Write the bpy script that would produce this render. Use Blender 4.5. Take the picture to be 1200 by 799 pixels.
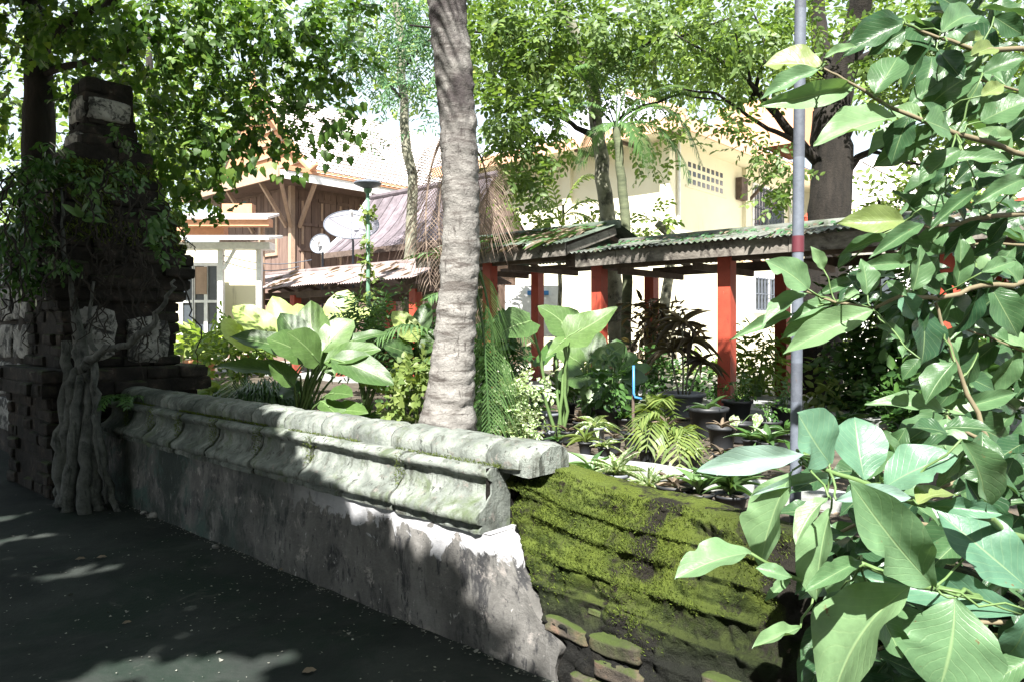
import bpy, math, random
import numpy as np
from mathutils import Vector, Matrix, noise as mnoise

for o in list(bpy.data.objects):
    bpy.data.objects.remove(o, do_unlink=True)
random.seed(7)
scene = bpy.context.scene
COL = scene.collection

# ------------------------------------------------------------------ camera
EYE, FPX, CX, HY = 1.6, 850.0, 600.0, 383.0     # eye height, focal length in pixels, image centre, horizon row
cam_d = bpy.data.cameras.new('camera')
cam = bpy.data.objects.new('camera', cam_d)
COL.objects.link(cam)
cam.location = (0, 0, EYE)
cam.rotation_euler = (math.radians(90), 0, 0)
cam_d.sensor_width = 36.0
cam_d.lens = 36.0 * FPX / 1200.0
cam_d.shift_y = -16.5 / 1200.0
cam_d.clip_start = 0.05
cam_d.clip_end = 900.0
scene.camera = cam

# ------------------------------------------------------------------ sky and sun
SUN_EL = math.radians(50)
SUN_TO = Vector((-0.20, -0.98, 0)).normalized()          # horizontal direction towards the sun
SUN_H = Vector((SUN_TO.x, SUN_TO.y, 0)) / math.tan(SUN_EL)  # horizontal metres per metre of height
world = bpy.data.worlds.new('World')
scene.world = world
world.use_nodes = True
wn = world.node_tree.nodes
wl = world.node_tree.links
wn.clear()
w_out = wn.new('ShaderNodeOutputWorld')
w_bg = wn.new('ShaderNodeBackground')
w_sky = wn.new('ShaderNodeTexSky')
w_sky.sky_type = 'NISHITA'
w_sky.sun_disc = False
w_sky.sun_elevation = SUN_EL
w_sky.sun_rotation = math.atan2(SUN_TO.x, SUN_TO.y)
w_sky.dust_density = 2.0
w_sky.air_density = 1.0
w_sky.ozone_density = 1.0
w_bg.inputs['Strength'].default_value = 0.10
# bright hazy white sky: the clear sky seen through an even veil of thin cloud
w_mix = wn.new('ShaderNodeMix')
w_mix.data_type = 'RGBA'
w_mix.inputs[0].default_value = 0.70
w_mix.inputs[7].default_value = (3.2, 3.5, 3.5, 1.0)
wl.new(w_sky.outputs[0], w_mix.inputs[6])
wl.new(w_mix.outputs[2], w_bg.inputs[0])
wl.new(w_bg.outputs[0], w_out.inputs[0])

sun_d = bpy.data.lights.new('sun', 'SUN')
sun_d.energy = 5.0
sun_d.angle = math.radians(0.5)
sun_d.color = (1.0, 0.97, 0.91)
sun = bpy.data.objects.new('sun', sun_d)
COL.objects.link(sun)
sun.location = (-4, -12, 14)
sun_vec = Vector((SUN_TO.x * math.cos(SUN_EL), SUN_TO.y * math.cos(SUN_EL), math.sin(SUN_EL)))
sun.rotation_euler = sun_vec.to_track_quat('Z', 'Y').to_euler()

vs = scene.view_settings
vs.view_transform = 'Standard'
vs.look = 'None'
vs.exposure = 2.05
vs.gamma = 1.0
vs.use_curve_mapping = False
scene.cycles.max_bounces = 6
scene.cycles.diffuse_bounces = 3
scene.cycles.glossy_bounces = 2
scene.cycles.transmission_bounces = 3

# ------------------------------------------------------------------ geometry of the place
DA = Vector((-0.745, 0.667, 0)).normalized()     # along the walls, walkway and houses (away, to the left)
DN = Vector((0.667, 0.745, 0)).normalized()      # across them (away, to the right)
W0 = Vector((0.19, 3.27, 0))
GZ = 0.40                                         # level of the garden behind the wall

def W(a, o, z=0.0):
    """a metres along, o metres behind the wall face, height z."""
    return W0 + DA * a + DN * o + Vector((0, 0, z))

def AO(p):
    d = Vector(p) - W0
    return d.dot(DA), d.dot(DN)

def at(px, py, d):
    """A point d metres ahead that lies on the sight line of a spot in the photograph."""
    return Vector(((px - CX) / FPX * d, d, EYE - (py - HY) / FPX * d))

def ground_at(px, py, g=GZ):
    return at(px, py, (EYE - g) * FPX / (py - HY))

# ------------------------------------------------------------------ mesh helpers
def link(name, me, mat=None, parent=None, smooth=False, matrix=None):
    o = bpy.data.objects.new(name, me)
    COL.objects.link(o)
    if mat is not None and len(me.materials) == 0:
        me.materials.append(mat)
    if smooth and len(me.polygons):
        me.polygons.foreach_set('use_smooth', [True] * len(me.polygons))
    if matrix is not None:
        o.matrix_basis = matrix
    if parent is not None:
        o.parent = parent
        o.matrix_parent_inverse = Matrix.Translation(-Vector(parent['_base'])) if '_base' in parent else Matrix.Identity(4)
    return o

def tag(o, label, cat, group=None):
    o['label'] = label
    o['category'] = cat
    if group:
        o['group'] = group
    return o

def thing(name, label, cat, loc, group=None):
    o = bpy.data.objects.new(name, None)
    COL.objects.link(o)
    o.empty_display_size = 0.1
    o.location = loc
    o['_base'] = tuple(loc)
    return tag(o, label, cat, group)

class MB:
    def __init__(self):
        self.v, self.f = [], []
    def add(self, vs, fs):
        n = len(self.v)
        self.v.extend([tuple(p) for p in vs])
        self.f.extend([tuple(i + n for i in q) for q in fs])
        return self
    def obox(self, c, ux, uy, uz):
        """box from centre and three half-axes"""
        c, ux, uy, uz = Vector(c), Vector(ux), Vector(uy), Vector(uz)
        vs = [c + sx * ux + sy * uy + sz * uz for sx in (-1, 1) for sy in (-1, 1) for sz in (-1, 1)]
        return self.add(vs, [(0, 1, 3, 2), (4, 6, 7, 5), (0, 4, 5, 1), (2, 3, 7, 6), (0, 2, 6, 4), (1, 5, 7, 3)])
    def wbox(self, a0, a1, o0, o1, z0, z1):
        c = W((a0 + a1) / 2, (o0 + o1) / 2, (z0 + z1) / 2)
        return self.obox(c, DA * (a1 - a0) / 2, DN * (o1 - o0) / 2, Vector((0, 0, (z1 - z0) / 2)))
    def bar(self, p, q, w, h, up=(0, 0, 1)):
        p, q = Vector(p), Vector(q)
        d = (q - p)
        s = d.cross(Vector(up))
        s = s.normalized() if s.length > 1e-6 else Vector((1, 0, 0))
        u = s.cross(d).normalized()
        return self.obox((p + q) / 2, d / 2, s * w / 2, u * h / 2)
    def tube(self, pts, radii, n=8, cap=True):
        pts = [Vector(p) for p in pts]
        if not hasattr(radii, '__len__'):
            radii = [radii] * len(pts)
        vs, fs = [], []
        ref = None
        for i, p in enumerate(pts):
            t = (pts[min(i + 1, len(pts) - 1)] - pts[max(i - 1, 0)])
            t = t.normalized() if t.length > 1e-9 else Vector((0, 0, 1))
            if ref is None:
                ref = t.cross(Vector((0.3, 0.9, 0.1)))
                if ref.length < 0.05:
                    ref = t.cross(Vector((1, 0, 0)))
            ref = (ref - t * ref.dot(t)).normalized()
            b = t.cross(ref)
            for k in range(n):
                a = 2 * math.pi * k / n
                vs.append(p + (ref * math.cos(a) + b * math.sin(a)) * radii[i])
        for i in range(len(pts) - 1):
            for k in range(n):
                k2 = (k + 1) % n
                fs.append((i * n + k, i * n + k2, (i + 1) * n + k2, (i + 1) * n + k))
        if cap:
            fs.append(tuple(range(n))[::-1])
            fs.append(tuple((len(pts) - 1) * n + k for k in range(n)))
        return self.add(vs, fs)
    def lathe(self, c, prof, n=20):
        c = Vector(c)
        vs, fs = [], []
        for r, z in prof:
            for k in range(n):
                a = 2 * math.pi * k / n
                vs.append(c + Vector((r * math.cos(a), r * math.sin(a), z)))
        for i in range(len(prof) - 1):
            for k in range(n):
                k2 = (k + 1) % n
                fs.append((i * n + k, i * n + k2, (i + 1) * n + k2, (i + 1) * n + k))
        return self.add(vs, fs)
    def grid(self, fn, nu, nv):
        vs = [fn(i / nu, j / nv) for j in range(nv + 1) for i in range(nu + 1)]
        w = nu + 1
        return self.add(vs, [(j * w + i, j * w + i + 1, (j + 1) * w + i + 1, (j + 1) * w + i) for j in range(nv) for i in range(nu)])
    def mesh(self, name):
        me = bpy.data.meshes.new(name)
        me.from_pydata(self.v, [], self.f)
        me.update()
        return me
    def build(self, name, mat, parent=None, smooth=False):
        return link(name, self.mesh(name), mat, parent, smooth)

def np_mesh(name, V, F):
    me = bpy.data.meshes.new(name)
    V = np.asarray(V, dtype=np.float32)
    F = np.asarray(F, dtype=np.int32)
    k = F.shape[1]
    me.vertices.add(len(V))
    me.vertices.foreach_set('co', V.ravel())
    me.loops.add(F.size)
    me.loops.foreach_set('vertex_index', F.ravel())
    me.polygons.add(len(F))
    me.polygons.foreach_set('loop_start', np.arange(0, F.size, k, dtype=np.int32))
    me.update(calc_edges=True)
    return me

def nz(p, s=1.0, seed=0.0):
    return mnoise.noise(Vector((p[0] * s + seed, p[1] * s - seed * 0.7, p[2] * s + seed * 1.3)))

def rough_box_mesh(name, sx, sy, sz, cuts=3, amp=0.02, seed=0.0, rnd=0.25):
    """a worn block, unit size scaled to sx, sy, sz, corners knocked off"""
    n = cuts
    m = MB()
    faces = [((1, 0, 0), (0, 1, 0), (0, 0, 1)), ((-1, 0, 0), (0, -1, 0), (0, 0, 1)), ((0, 1, 0), (-1, 0, 0), (0, 0, 1)),
             ((0, -1, 0), (1, 0, 0), (0, 0, 1)), ((0, 0, 1), (1, 0, 0), (0, 1, 0)), ((0, 0, -1), (-1, 0, 0), (0, 1, 0))]
    idx, vs, fs = {}, [], []
    for N, U, V in faces:
        N, U, V = Vector(N), Vector(U), Vector(V)
        g = []
        for j in range(n + 1):
            for i in range(n + 1):
                p = N + U * (2 * i / n - 1) + V * (2 * j / n - 1)
                key = (round(p.x, 4), round(p.y, 4), round(p.z, 4))
                if key not in idx:
                    idx[key] = len(vs)
                    q = p.copy()
                    k = sum(1 for c in q if abs(c) > 0.99)
                    q = Vector((q.x * sx / 2, q.y * sy / 2, q.z * sz / 2))
                    if k >= 2:
                        sh = min(sx, sy, sz) * rnd * (0.16 if k == 2 else 0.22)
                        q -= Vector([math.copysign(sh, c) if abs(c) > 0.99 else 0 for c in p])
                    q += Vector((nz(q, 7, seed), nz(q, 7, seed + 11), nz(q, 7, seed + 23))) * amp
                    vs.append(q)
                g.append(idx[key])
        w = n + 1
        for j in range(n):
            for i in range(n):
                fs.append((g[j * w + i], g[j * w + i + 1], g[(j + 1) * w + i + 1], g[(j + 1) * w + i]))
    m.add(vs, fs)
    return m.mesh(name)

# ------------------------------------------------------------------ materials
def new_mat(name):
    m = bpy.data.materials.new(name)
    m.use_nodes = True
    nt = m.node_tree
    nt.nodes.clear()
    out = nt.nodes.new('ShaderNodeOutputMaterial')
    return m, nt, out

def c4(c):
    return (c[0], c[1], c[2], 1.0)

def ramp(nt, fac, stops):
    r = nt.nodes.new('ShaderNodeValToRGB')
    e = r.color_ramp.elements
    while len(e) > 1:
        e.remove(e[-1])
    e[0].position, e[0].color = stops[0][0], c4(stops[0][1])
    for p, c in stops[1:]:
        x = e.new(p)
        x.color = c4(c)
    nt.links.new(fac, r.inputs[0])
    return r.outputs[0]

def tex_noise(nt, vec, scale, detail=6, rough=0.6, dist=0.0, stretch=None):
    if stretch:
        mp = nt.nodes.new('ShaderNodeMapping')
        mp.inputs['Scale'].default_value = stretch
        nt.links.new(vec, mp.inputs['Vector'])
        vec = mp.outputs[0]
    n = nt.nodes.new('ShaderNodeTexNoise')
    n.inputs['Scale'].default_value = scale
    n.inputs['Detail'].default_value = detail
    n.inputs['Roughness'].default_value = rough
    n.inputs['Distortion'].default_value = dist
    nt.links.new(vec, n.inputs['Vector'])
    return n.outputs['Fac']

def math_n(nt, op, a, b=None, clamp=False):
    n = nt.nodes.new('ShaderNodeMath')
    n.operation = op
    n.use_clamp = clamp
    for i, x in enumerate((a, b)):
        if x is None:
            continue
        if isinstance(x, (int, float)):
            n.inputs[i].default_value = x
        else:
            nt.links.new(x, n.inputs[i])
    return n.outputs[0]

def maprange(nt, v, lo, hi, a=0.0, b=1.0):
    n = nt.nodes.new('ShaderNodeMapRange')
    n.inputs[1].default_value, n.inputs[2].default_value = lo, hi
    n.inputs[3].default_value, n.inputs[4].default_value = a, b
    nt.links.new(v, n.inputs[0])
    return n.outputs[0]

def mixc(nt, fac, a, b, mode='MIX'):
    n = nt.nodes.new('ShaderNodeMix')
    n.data_type = 'RGBA'
    n.blend_type = mode
    if isinstance(fac, (int, float)):
        n.inputs[0].default_value = fac
    else:
        nt.links.new(fac, n.inputs[0])
    for sock, x in ((6, a), (7, b)):
        if isinstance(x, tuple):
            n.inputs[sock].default_value = c4(x)
        else:
            nt.links.new(x, n.inputs[sock])
    return n.outputs[2]

def surf(name, stops, scale=3.0, rough=0.85, bump=0.3, bscale=25.0, layers=(), spec=0.3, stretch=None, vary=0.0, metal=0.0, bdist=0.02):
    """A worn surface. layers: (colour, scale, low, high, stretch, 'up'|'z:lo:hi'|None) laid over the base by noise."""
    m, nt, out = new_mat(name)
    geo = nt.nodes.new('ShaderNodeNewGeometry')
    pos = geo.outputs['Position']
    col = ramp(nt, tex_noise(nt, pos, scale, 8, 0.65, 0.3, stretch), stops)
    if vary:
        oi = nt.nodes.new('ShaderNodeObjectInfo')
        v = maprange(nt, oi.outputs['Random'], 0, 1, 1 - vary, 1 + vary)
        cmb = nt.nodes.new('ShaderNodeCombineColor')
        for i in range(3):
            nt.links.new(v, cmb.inputs[i])
        col = mixc(nt, 1.0, col, cmb.outputs[0], 'MULTIPLY')
    for lc, ls, lo, hi, st, mode in layers:
        f = maprange(nt, tex_noise(nt, pos, ls, 9, 0.68, 0.4, st), lo, hi)
        if mode == 'up':
            sp = nt.nodes.new('ShaderNodeSeparateXYZ')
            nt.links.new(geo.outputs['Normal'], sp.inputs[0])
            f = math_n(nt, 'MULTIPLY', f, maprange(nt, sp.outputs[2], 0.1, 0.75), True)
        elif mode and mode.startswith('z:'):
            _, a, b = mode.split(':')
            sp = nt.nodes.new('ShaderNodeSeparateXYZ')
            nt.links.new(pos, sp.inputs[0])
            f = math_n(nt, 'MULTIPLY', f, maprange(nt, sp.outputs[2], float(a), float(b)), True)
        elif mode and mode.startswith('a:'):
            _, a, b = mode.split(':')
            dp = nt.nodes.new('ShaderNodeVectorMath')
            dp.operation = 'DOT_PRODUCT'
            dp.inputs[1].default_value = tuple(DA)
            nt.links.new(pos, dp.inputs[0])
            s = math_n(nt, 'SUBTRACT', dp.outputs['Value'], W0.dot(DA))
            f = math_n(nt, 'MULTIPLY', f, maprange(nt, s, float(a), float(b)), True)
        elif mode and mode.startswith('za:'):
            _, z0, z1, a0, a1 = mode.split(':')
            sp = nt.nodes.new('ShaderNodeSeparateXYZ')
            nt.links.new(pos, sp.inputs[0])
            dp = nt.nodes.new('ShaderNodeVectorMath')
            dp.operation = 'DOT_PRODUCT'
            dp.inputs[1].default_value = tuple(DA)
            nt.links.new(pos, dp.inputs[0])
            s = math_n(nt, 'SUBTRACT', dp.outputs['Value'], W0.dot(DA))
            lim = math_n(nt, 'ADD', math_n(nt, 'MULTIPLY', math_n(nt, 'SUBTRACT', tex_noise(nt, pos, 6.5, 7, 0.6, 0.8), 0.5), 0.55), sp.outputs[2])
            f = math_n(nt, 'MULTIPLY', maprange(nt, lim, float(z0), float(z1)), maprange(nt, s, float(a0), float(a1)), True)
        col = mixc(nt, f, col, lc)
    b = nt.nodes.new('ShaderNodeBsdfPrincipled')
    nt.links.new(col, b.inputs['Base Color'])
    b.inputs['Roughness'].default_value = rough
    b.inputs['Specular IOR Level'].default_value = spec
    b.inputs['Metallic'].default_value = metal
    if bump:
        bp = nt.nodes.new('ShaderNodeBump')
        bp.inputs['Strength'].default_value = bump
        bp.inputs['Distance'].default_value = bdist
        nt.links.new(tex_noise(nt, pos, bscale, 8, 0.7), bp.inputs['Height'])
        nt.links.new(bp.outputs[0], b.inputs['Normal'])
    nt.links.new(b.outputs[0], out.inputs[0])
    return m

def leaf_mat(name, dark, light, trans=0.3, rough=0.45, veins=False, tint=None, spec=0.4, spots=None):
    """Leaf blade: diffuse and gloss in front, light let through from behind; colour differs from leaf to leaf."""
    m, nt, out = new_mat(name)
    geo = nt.nodes.new('ShaderNodeNewGeometry')
    oi = nt.nodes.new('ShaderNodeObjectInfo')
    r = math_n(nt, 'FRACT', math_n(nt, 'ADD', geo.outputs['Random Per Island'], oi.outputs['Random']))
    col = ramp(nt, r, [(0.0, dark), (0.85, light), (1.0, tint or light)])
    pos = geo.outputs['Position']
    mott = maprange(nt, tex_noise(nt, pos, 18, 5, 0.6), 0.3, 0.7, 0.8, 1.15)
    cmb = nt.nodes.new('ShaderNodeCombineColor')
    for i in range(3):
        nt.links.new(mott, cmb.inputs[i])
    col = mixc(nt, 1.0, col, cmb.outputs[0], 'MULTIPLY')
    b = nt.nodes.new('ShaderNodeBsdfPrincipled')
    b.inputs['Roughness'].default_value = rough
    b.inputs['Specular IOR Level'].default_value = spec
    if veins:
        uv = nt.nodes.new('ShaderNodeUVMap')
        sp = nt.nodes.new('ShaderNodeSeparateXYZ')
        nt.links.new(uv.outputs[0], sp.inputs[0])
        u = math_n(nt, 'ABSOLUTE', math_n(nt, 'SUBTRACT', sp.outputs[0], 0.5))
        mid = maprange(nt, u, 0.006, 0.024, 1.0, 0.0)
        ph = math_n(nt, 'ADD', math_n(nt, 'SUBTRACT', math_n(nt, 'MULTIPLY', sp.outputs[1], 9.0), math_n(nt, 'MULTIPLY', u, 6.5)), math_n(nt, 'MULTIPLY', tex_noise(nt, pos, 9, 3, 0.6), 1.6))
        fr = math_n(nt, 'ABSOLUTE', math_n(nt, 'SUBTRACT', math_n(nt, 'FRACT', ph), 0.5))
        side = maprange(nt, fr, 0.0, 0.10, 0.28, 0.0)
        v = math_n(nt, 'MAXIMUM', mid, side)
        pale = mixc(nt, 0.5, col, (0.42, 0.52, 0.26))
        col = mixc(nt, math_n(nt, 'MULTIPLY', v, 0.55), col, pale)
        bp = nt.nodes.new('ShaderNodeBump')
        bp.inputs['Strength'].default_value = 0.35
        bp.inputs['Distance'].default_value = 0.004
        bp.invert = True
        hgt = math_n(nt, 'ADD', v, math_n(nt, 'MULTIPLY', tex_noise(nt, pos, 60, 4, 0.6), 0.8))
        nt.links.new(hgt, bp.inputs['Height'])
        nt.links.new(bp.outputs[0], b.inputs['Normal'])
    if spots:
        f = maprange(nt, tex_noise(nt, pos, spots[1], 3, 0.6), spots[2], spots[2] + 0.06)
        col = mixc(nt, f, col, spots[0])
    nt.links.new(col, b.inputs['Base Color'])
    t = nt.nodes.new('ShaderNodeBsdfTranslucent')
    tc = mixc(nt, 1.0, col, (1.35, 1.4, 0.6), 'MULTIPLY')
    nt.links.new(tc, t.inputs['Color'])
    mx = nt.nodes.new('ShaderNodeMixShader')
    mx.inputs[0].default_value = trans
    nt.links.new(b.outputs[0], mx.inputs[1])
    nt.links.new(t.outputs[0], mx.inputs[2])
    nt.links.new(mx.outputs[0], out.inputs[0])
    return m

def plain(name, col, rough=0.5, metal=0.0, spec=0.4):
    m, nt, out = new_mat(name)
    b = nt.nodes.new('ShaderNodeBsdfPrincipled')
    geo = nt.nodes.new('ShaderNodeNewGeometry')
    n = maprange(nt, tex_noise(nt, geo.outputs['Position'], 9, 6, 0.65), 0.25, 0.75, 0.78, 1.12)
    cmb = nt.nodes.new('ShaderNodeCombineColor')
    for i in range(3):
        nt.links.new(n, cmb.inputs[i])
    nt.links.new(mixc(nt, 1.0, col, cmb.outputs[0], 'MULTIPLY'), b.inputs['Base Color'])
    b.inputs['Roughness'].default_value = rough
    b.inputs['Metallic'].default_value = metal
    b.inputs['Specular IOR Level'].default_value = spec
    nt.links.new(b.outputs[0], out.inputs[0])
    return m

MOSS_B, MOSS_D = (0.100, 0.132, 0.028), (0.040, 0.056, 0.016)
MAT = {}
MAT['path'] = surf('path_concrete', [(0.3, (0.014, 0.017, 0.016)), (0.7, (0.042, 0.047, 0.043))], 1.2, 0.85, 0.35, 30,
                   [((0.10, 0.105, 0.095), 45, 0.68, 0.73, None, None), ((0.018, 0.026, 0.021), 0.8, 0.5, 0.6, None, None), ((0.07, 0.07, 0.062), 3.0, 0.62, 0.74, None, None)], spec=0.05)
MAT['soil'] = surf('garden_soil', [(0.3, (0.028, 0.023, 0.018)), (0.7, (0.10, 0.083, 0.062))], 6, 0.95, 0.6, 40)
MAT['sand'] = surf('sandy_ground', [(0.3, (0.28, 0.26, 0.21)), (0.7, (0.45, 0.42, 0.35))], 2, 0.95, 0.3, 30)
MAT['kerb'] = surf('pale_concrete', [(0.3, (0.20, 0.21, 0.20)), (0.7, (0.33, 0.34, 0.33))], 3, 0.9, 0.3, 40,
                   [((0.12, 0.12, 0.10), 6, 0.6, 0.72, None, None)])
MAT['plaster_face'] = surf('stained_plaster', [(0.25, (0.040, 0.040, 0.038)), (0.5, (0.112, 0.108, 0.102)), (0.75, (0.195, 0.188, 0.178))], 3.2, 0.9, 0.5, 28,
                   [((0.03, 0.03, 0.032), 5.0, 0.52, 0.62, (1.5, 1.5, 0.7), None), ((0.24, 0.22, 0.205), 9, 0.58, 0.66, None, None), ((0.04, 0.04, 0.042), 16, 0.58, 0.64, (1.4, 1.4, 0.6), None), ((0.30, 0.29, 0.28), 24, 0.64, 0.68, (1, 1, 0.5), None),
                    ((0.022, 0.03, 0.026), 1.6, 0.40, 0.55, (1.2, 1.2, 0.8), 'a:1.7:3.4'), ((0.045, 0.075, 0.065), 2.6, 0.5, 0.62, None, 'a:2.2:3.6'),
                    ((0.40, 0.39, 0.385), 14, 0.66, 0.70, (1, 1, 0.45), None),
                    ((0.35, 0.35, 0.365), 5, 0.4, 0.5, None, 'za:0.475:0.50:2.3:1.5'), ((0.16, 0.155, 0.15), 10, 0.60, 0.70, (2, 2, 0.3), None)], stretch=(1, 1, 0.55))
MAT['plaster_white'] = surf('peeling_white_plaster', [(0.3, (0.50, 0.50, 0.50)), (0.6, (0.74, 0.73, 0.75))], 4, 0.85, 0.25, 22,
                   [((0.25, 0.26, 0.24), 9, 0.60, 0.72, (2, 2, 0.35), None)])
MAT['coping'] = surf('weathered_coping_plaster', [(0.25, (0.045, 0.052, 0.046)), (0.47, (0.135, 0.15, 0.135)), (0.75, (0.29, 0.315, 0.285))], 5.5, 0.9, 0.8, 30,
                   [((0.06, 0.065, 0.055), 9, 0.52, 0.63, (1.6, 1.6, 0.45), None), ((0.16, 0.15, 0.135), 22, 0.56, 0.66, None, None), ((0.075, 0.10, 0.05), 3.3, 0.53, 0.66, None, None), ((0.035, 0.037, 0.033), 26, 0.60, 0.66, (1, 1, 0.4), None),
                    ((0.035, 0.045, 0.038), 2.4, 0.40, 0.58, None, 'a:2.3:4.2'), ((0.11, 0.10, 0.08), 60, 0.66, 0.72, None, None)])  # dark layer along the wall paints the shade on its left part
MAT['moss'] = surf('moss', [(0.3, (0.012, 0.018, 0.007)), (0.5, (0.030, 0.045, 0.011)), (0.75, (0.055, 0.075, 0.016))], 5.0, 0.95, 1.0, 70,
                   [((0.028, 0.024, 0.021), 3.4, 0.53, 0.60, None, None), (MOSS_B, 3.2, 0.34, 0.52, None, 'up'), ((0.088, 0.115, 0.020), 2.3, 0.44, 0.56, None, 'z:0.36:0.56'), ((0.020, 0.016, 0.013), 11.0, 0.58, 0.64, None, None),  # dark noise blotches paint crevice shade into the moss
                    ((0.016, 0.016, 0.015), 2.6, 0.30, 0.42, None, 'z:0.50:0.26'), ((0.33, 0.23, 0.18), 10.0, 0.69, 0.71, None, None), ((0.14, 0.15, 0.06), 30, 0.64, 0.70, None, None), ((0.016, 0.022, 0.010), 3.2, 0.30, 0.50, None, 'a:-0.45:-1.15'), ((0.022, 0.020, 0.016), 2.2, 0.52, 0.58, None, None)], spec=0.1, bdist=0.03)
MAT['moss_brick'] = surf('mossy_brick', [(0.3, (0.030, 0.026, 0.024)), (0.55, (0.075, 0.062, 0.05)), (0.8, (0.20, 0.12, 0.085))], 8, 0.95, 0.7, 45,
                   [((0.40, 0.28, 0.22), 6.5, 0.60, 0.64, None, None), ((0.055, 0.085, 0.02), 4.0, 0.42, 0.56, None, 'z:0.15:0.45'), (MOSS_D, 5.0, 0.34, 0.50, None, 'up')], vary=0.25, spec=0.15)
MAT['moss_fuzz'] = leaf_mat('moss_tufts', (0.032, 0.050, 0.012), (0.105, 0.138, 0.025), 0.15, 0.8, spec=0.1)
MAT['ruin_brick'] = surf('old_dark_brick', [(0.3, (0.007, 0.007, 0.0065)), (0.55, (0.022, 0.019, 0.017)), (0.8, (0.075, 0.055, 0.043))], 5, 0.95, 0.8, 40,
                   [((0.12, 0.12, 0.11), 5, 0.64, 0.72, None, None), ((0.03, 0.042, 0.014), 3.5, 0.45, 0.6, None, 'up')], vary=0.4, spec=0.15)
MAT['ruin_plaster'] = surf('ruin_plaster', [(0.3, (0.07, 0.068, 0.062)), (0.65, (0.27, 0.265, 0.25))], 5, 0.9, 0.6, 25,
                   [((0.02, 0.02, 0.02), 5.5, 0.50, 0.57, None, None), ((0.03, 0.03, 0.028), 14, 0.54, 0.62, None, None)])
MAT['root'] = surf('grey_root_bark', [(0.3, (0.03, 0.032, 0.03)), (0.7, (0.12, 0.124, 0.114))], 9, 0.9, 1.0, 45, [((0.02, 0.023, 0.02), 6, 0.52, 0.64, (2, 2, 0.5), None)])
MAT['bark'] = surf('dark_bark', [(0.3, (0.008, 0.007, 0.006)), (0.7, (0.028, 0.023, 0.019))], 7, 0.95, 0.9, 30, stretch=(1.5, 1.5, 0.35))
MAT['bark_pale'] = surf('grey_green_bark', [(0.3, (0.12, 0.12, 0.085)), (0.7, (0.27, 0.26, 0.20))], 6, 0.9, 0.5, 35, [((0.05, 0.05, 0.04), 4, 0.5, 0.62, None, None)])
MAT['twig'] = plain('pale_twig', (0.15, 0.125, 0.075), 0.7)
MAT['stalk'] = plain('green_stalk', (0.10, 0.165, 0.055), 0.5)
MAT['palm_stem'] = surf('grey_green_palm_stem', [(0.3, (0.05, 0.06, 0.035)), (0.7, (0.13, 0.145, 0.085))], 6, 0.9, 0.4, 30, stretch=(0.6, 0.6, 3))
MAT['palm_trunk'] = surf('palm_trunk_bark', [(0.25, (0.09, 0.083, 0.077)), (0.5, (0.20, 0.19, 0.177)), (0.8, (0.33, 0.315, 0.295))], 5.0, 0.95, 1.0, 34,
                   [((0.085, 0.075, 0.068), 5, 0.5, 0.60, (0.6, 0.6, 3.5), None), ((0.06, 0.052, 0.048), 12, 0.56, 0.66, (2.2, 2.2, 0.5), None), ((0.05, 0.042, 0.042), 2.2, 0.40, 0.58, None, 'z:2.5:3.3')], stretch=(1, 1, 2.5))  # last layer paints the canopy shade on the upper trunk
MAT['red_paint'] = surf('red_post_paint', [(0.3, (0.27, 0.045, 0.026)), (0.7, (0.40, 0.068, 0.038))], 4, 0.55, 0.15, 30, [((0.14, 0.035, 0.025), 7, 0.56, 0.70, (1.5, 1.5, 0.5), None), ((0.30, 0.14, 0.10), 16, 0.66, 0.70, (1, 1, 0.5), None), ((0.10, 0.06, 0.05), 6, 0.35, 0.6, None, 'z:0.95:0.5')])
MAT['old_wood'] = surf('grey_old_wood', [(0.3, (0.075, 0.066, 0.056)), (0.7, (0.22, 0.20, 0.175))], 5, 0.9, 0.4, 30, [((0.03, 0.025, 0.022), 3, 0.55, 0.65, None, None)], stretch=(1, 1, 3))
MAT['dark_wood'] = surf('dark_roof_timber', [(0.3, (0.06, 0.045, 0.038)), (0.7, (0.15, 0.11, 0.09))], 5, 0.9, 0.3, 30)
MAT['roof_grey'] = surf('weathered_roof_sheet', [(0.3, (0.055, 0.06, 0.052)), (0.7, (0.17, 0.18, 0.16))], 4, 0.9, 0.3, 25, [((0.05, 0.07, 0.035), 2.5, 0.5, 0.62, None, None), ((0.05, 0.04, 0.03), 9, 0.62, 0.7, None, None)], vary=0.15)
MAT['roof_green'] = surf('green_roof_sheet', [(0.3, (0.04, 0.055, 0.042)), (0.7, (0.10, 0.125, 0.095))], 4, 0.9, 0.3, 25, [((0.15, 0.16, 0.14), 5, 0.58, 0.68, None, None)], vary=0.15)
MAT['roof_pink'] = surf('pinkish_roof_sheet', [(0.3, (0.15, 0.115, 0.11)), (0.7, (0.29, 0.24, 0.235))], 3, 0.85, 0.25, 20, [((0.20, 0.13, 0.12), 4, 0.58, 0.68, None, None)], vary=0.2)
MAT['shingle'] = surf('mauve_wood_shingle', [(0.3, (0.075, 0.062, 0.07)), (0.7, (0.16, 0.135, 0.15))], 4, 0.9, 0.3, 25, vary=0.3)
MAT['house_wood'] = surf('brown_house_boards', [(0.3, (0.11, 0.072, 0.06)), (0.7, (0.20, 0.135, 0.11))], 3, 0.8, 0.2, 25, vary=0.15, stretch=(2, 2, 0.4))
MAT['house_trim'] = plain('tan_house_trim', (0.36, 0.25, 0.18), 0.7)
MAT['orange_trim'] = plain('orange_trim', (0.50, 0.25, 0.14), 0.6)
MAT['roof_tile'] = surf('pale_roof_tile', [(0.3, (0.55, 0.48, 0.45)), (0.7, (0.74, 0.68, 0.65))], 2, 0.7, 0.2, 20, [((0.48, 0.33, 0.27), 6, 0.6, 0.7, None, None)])
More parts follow.
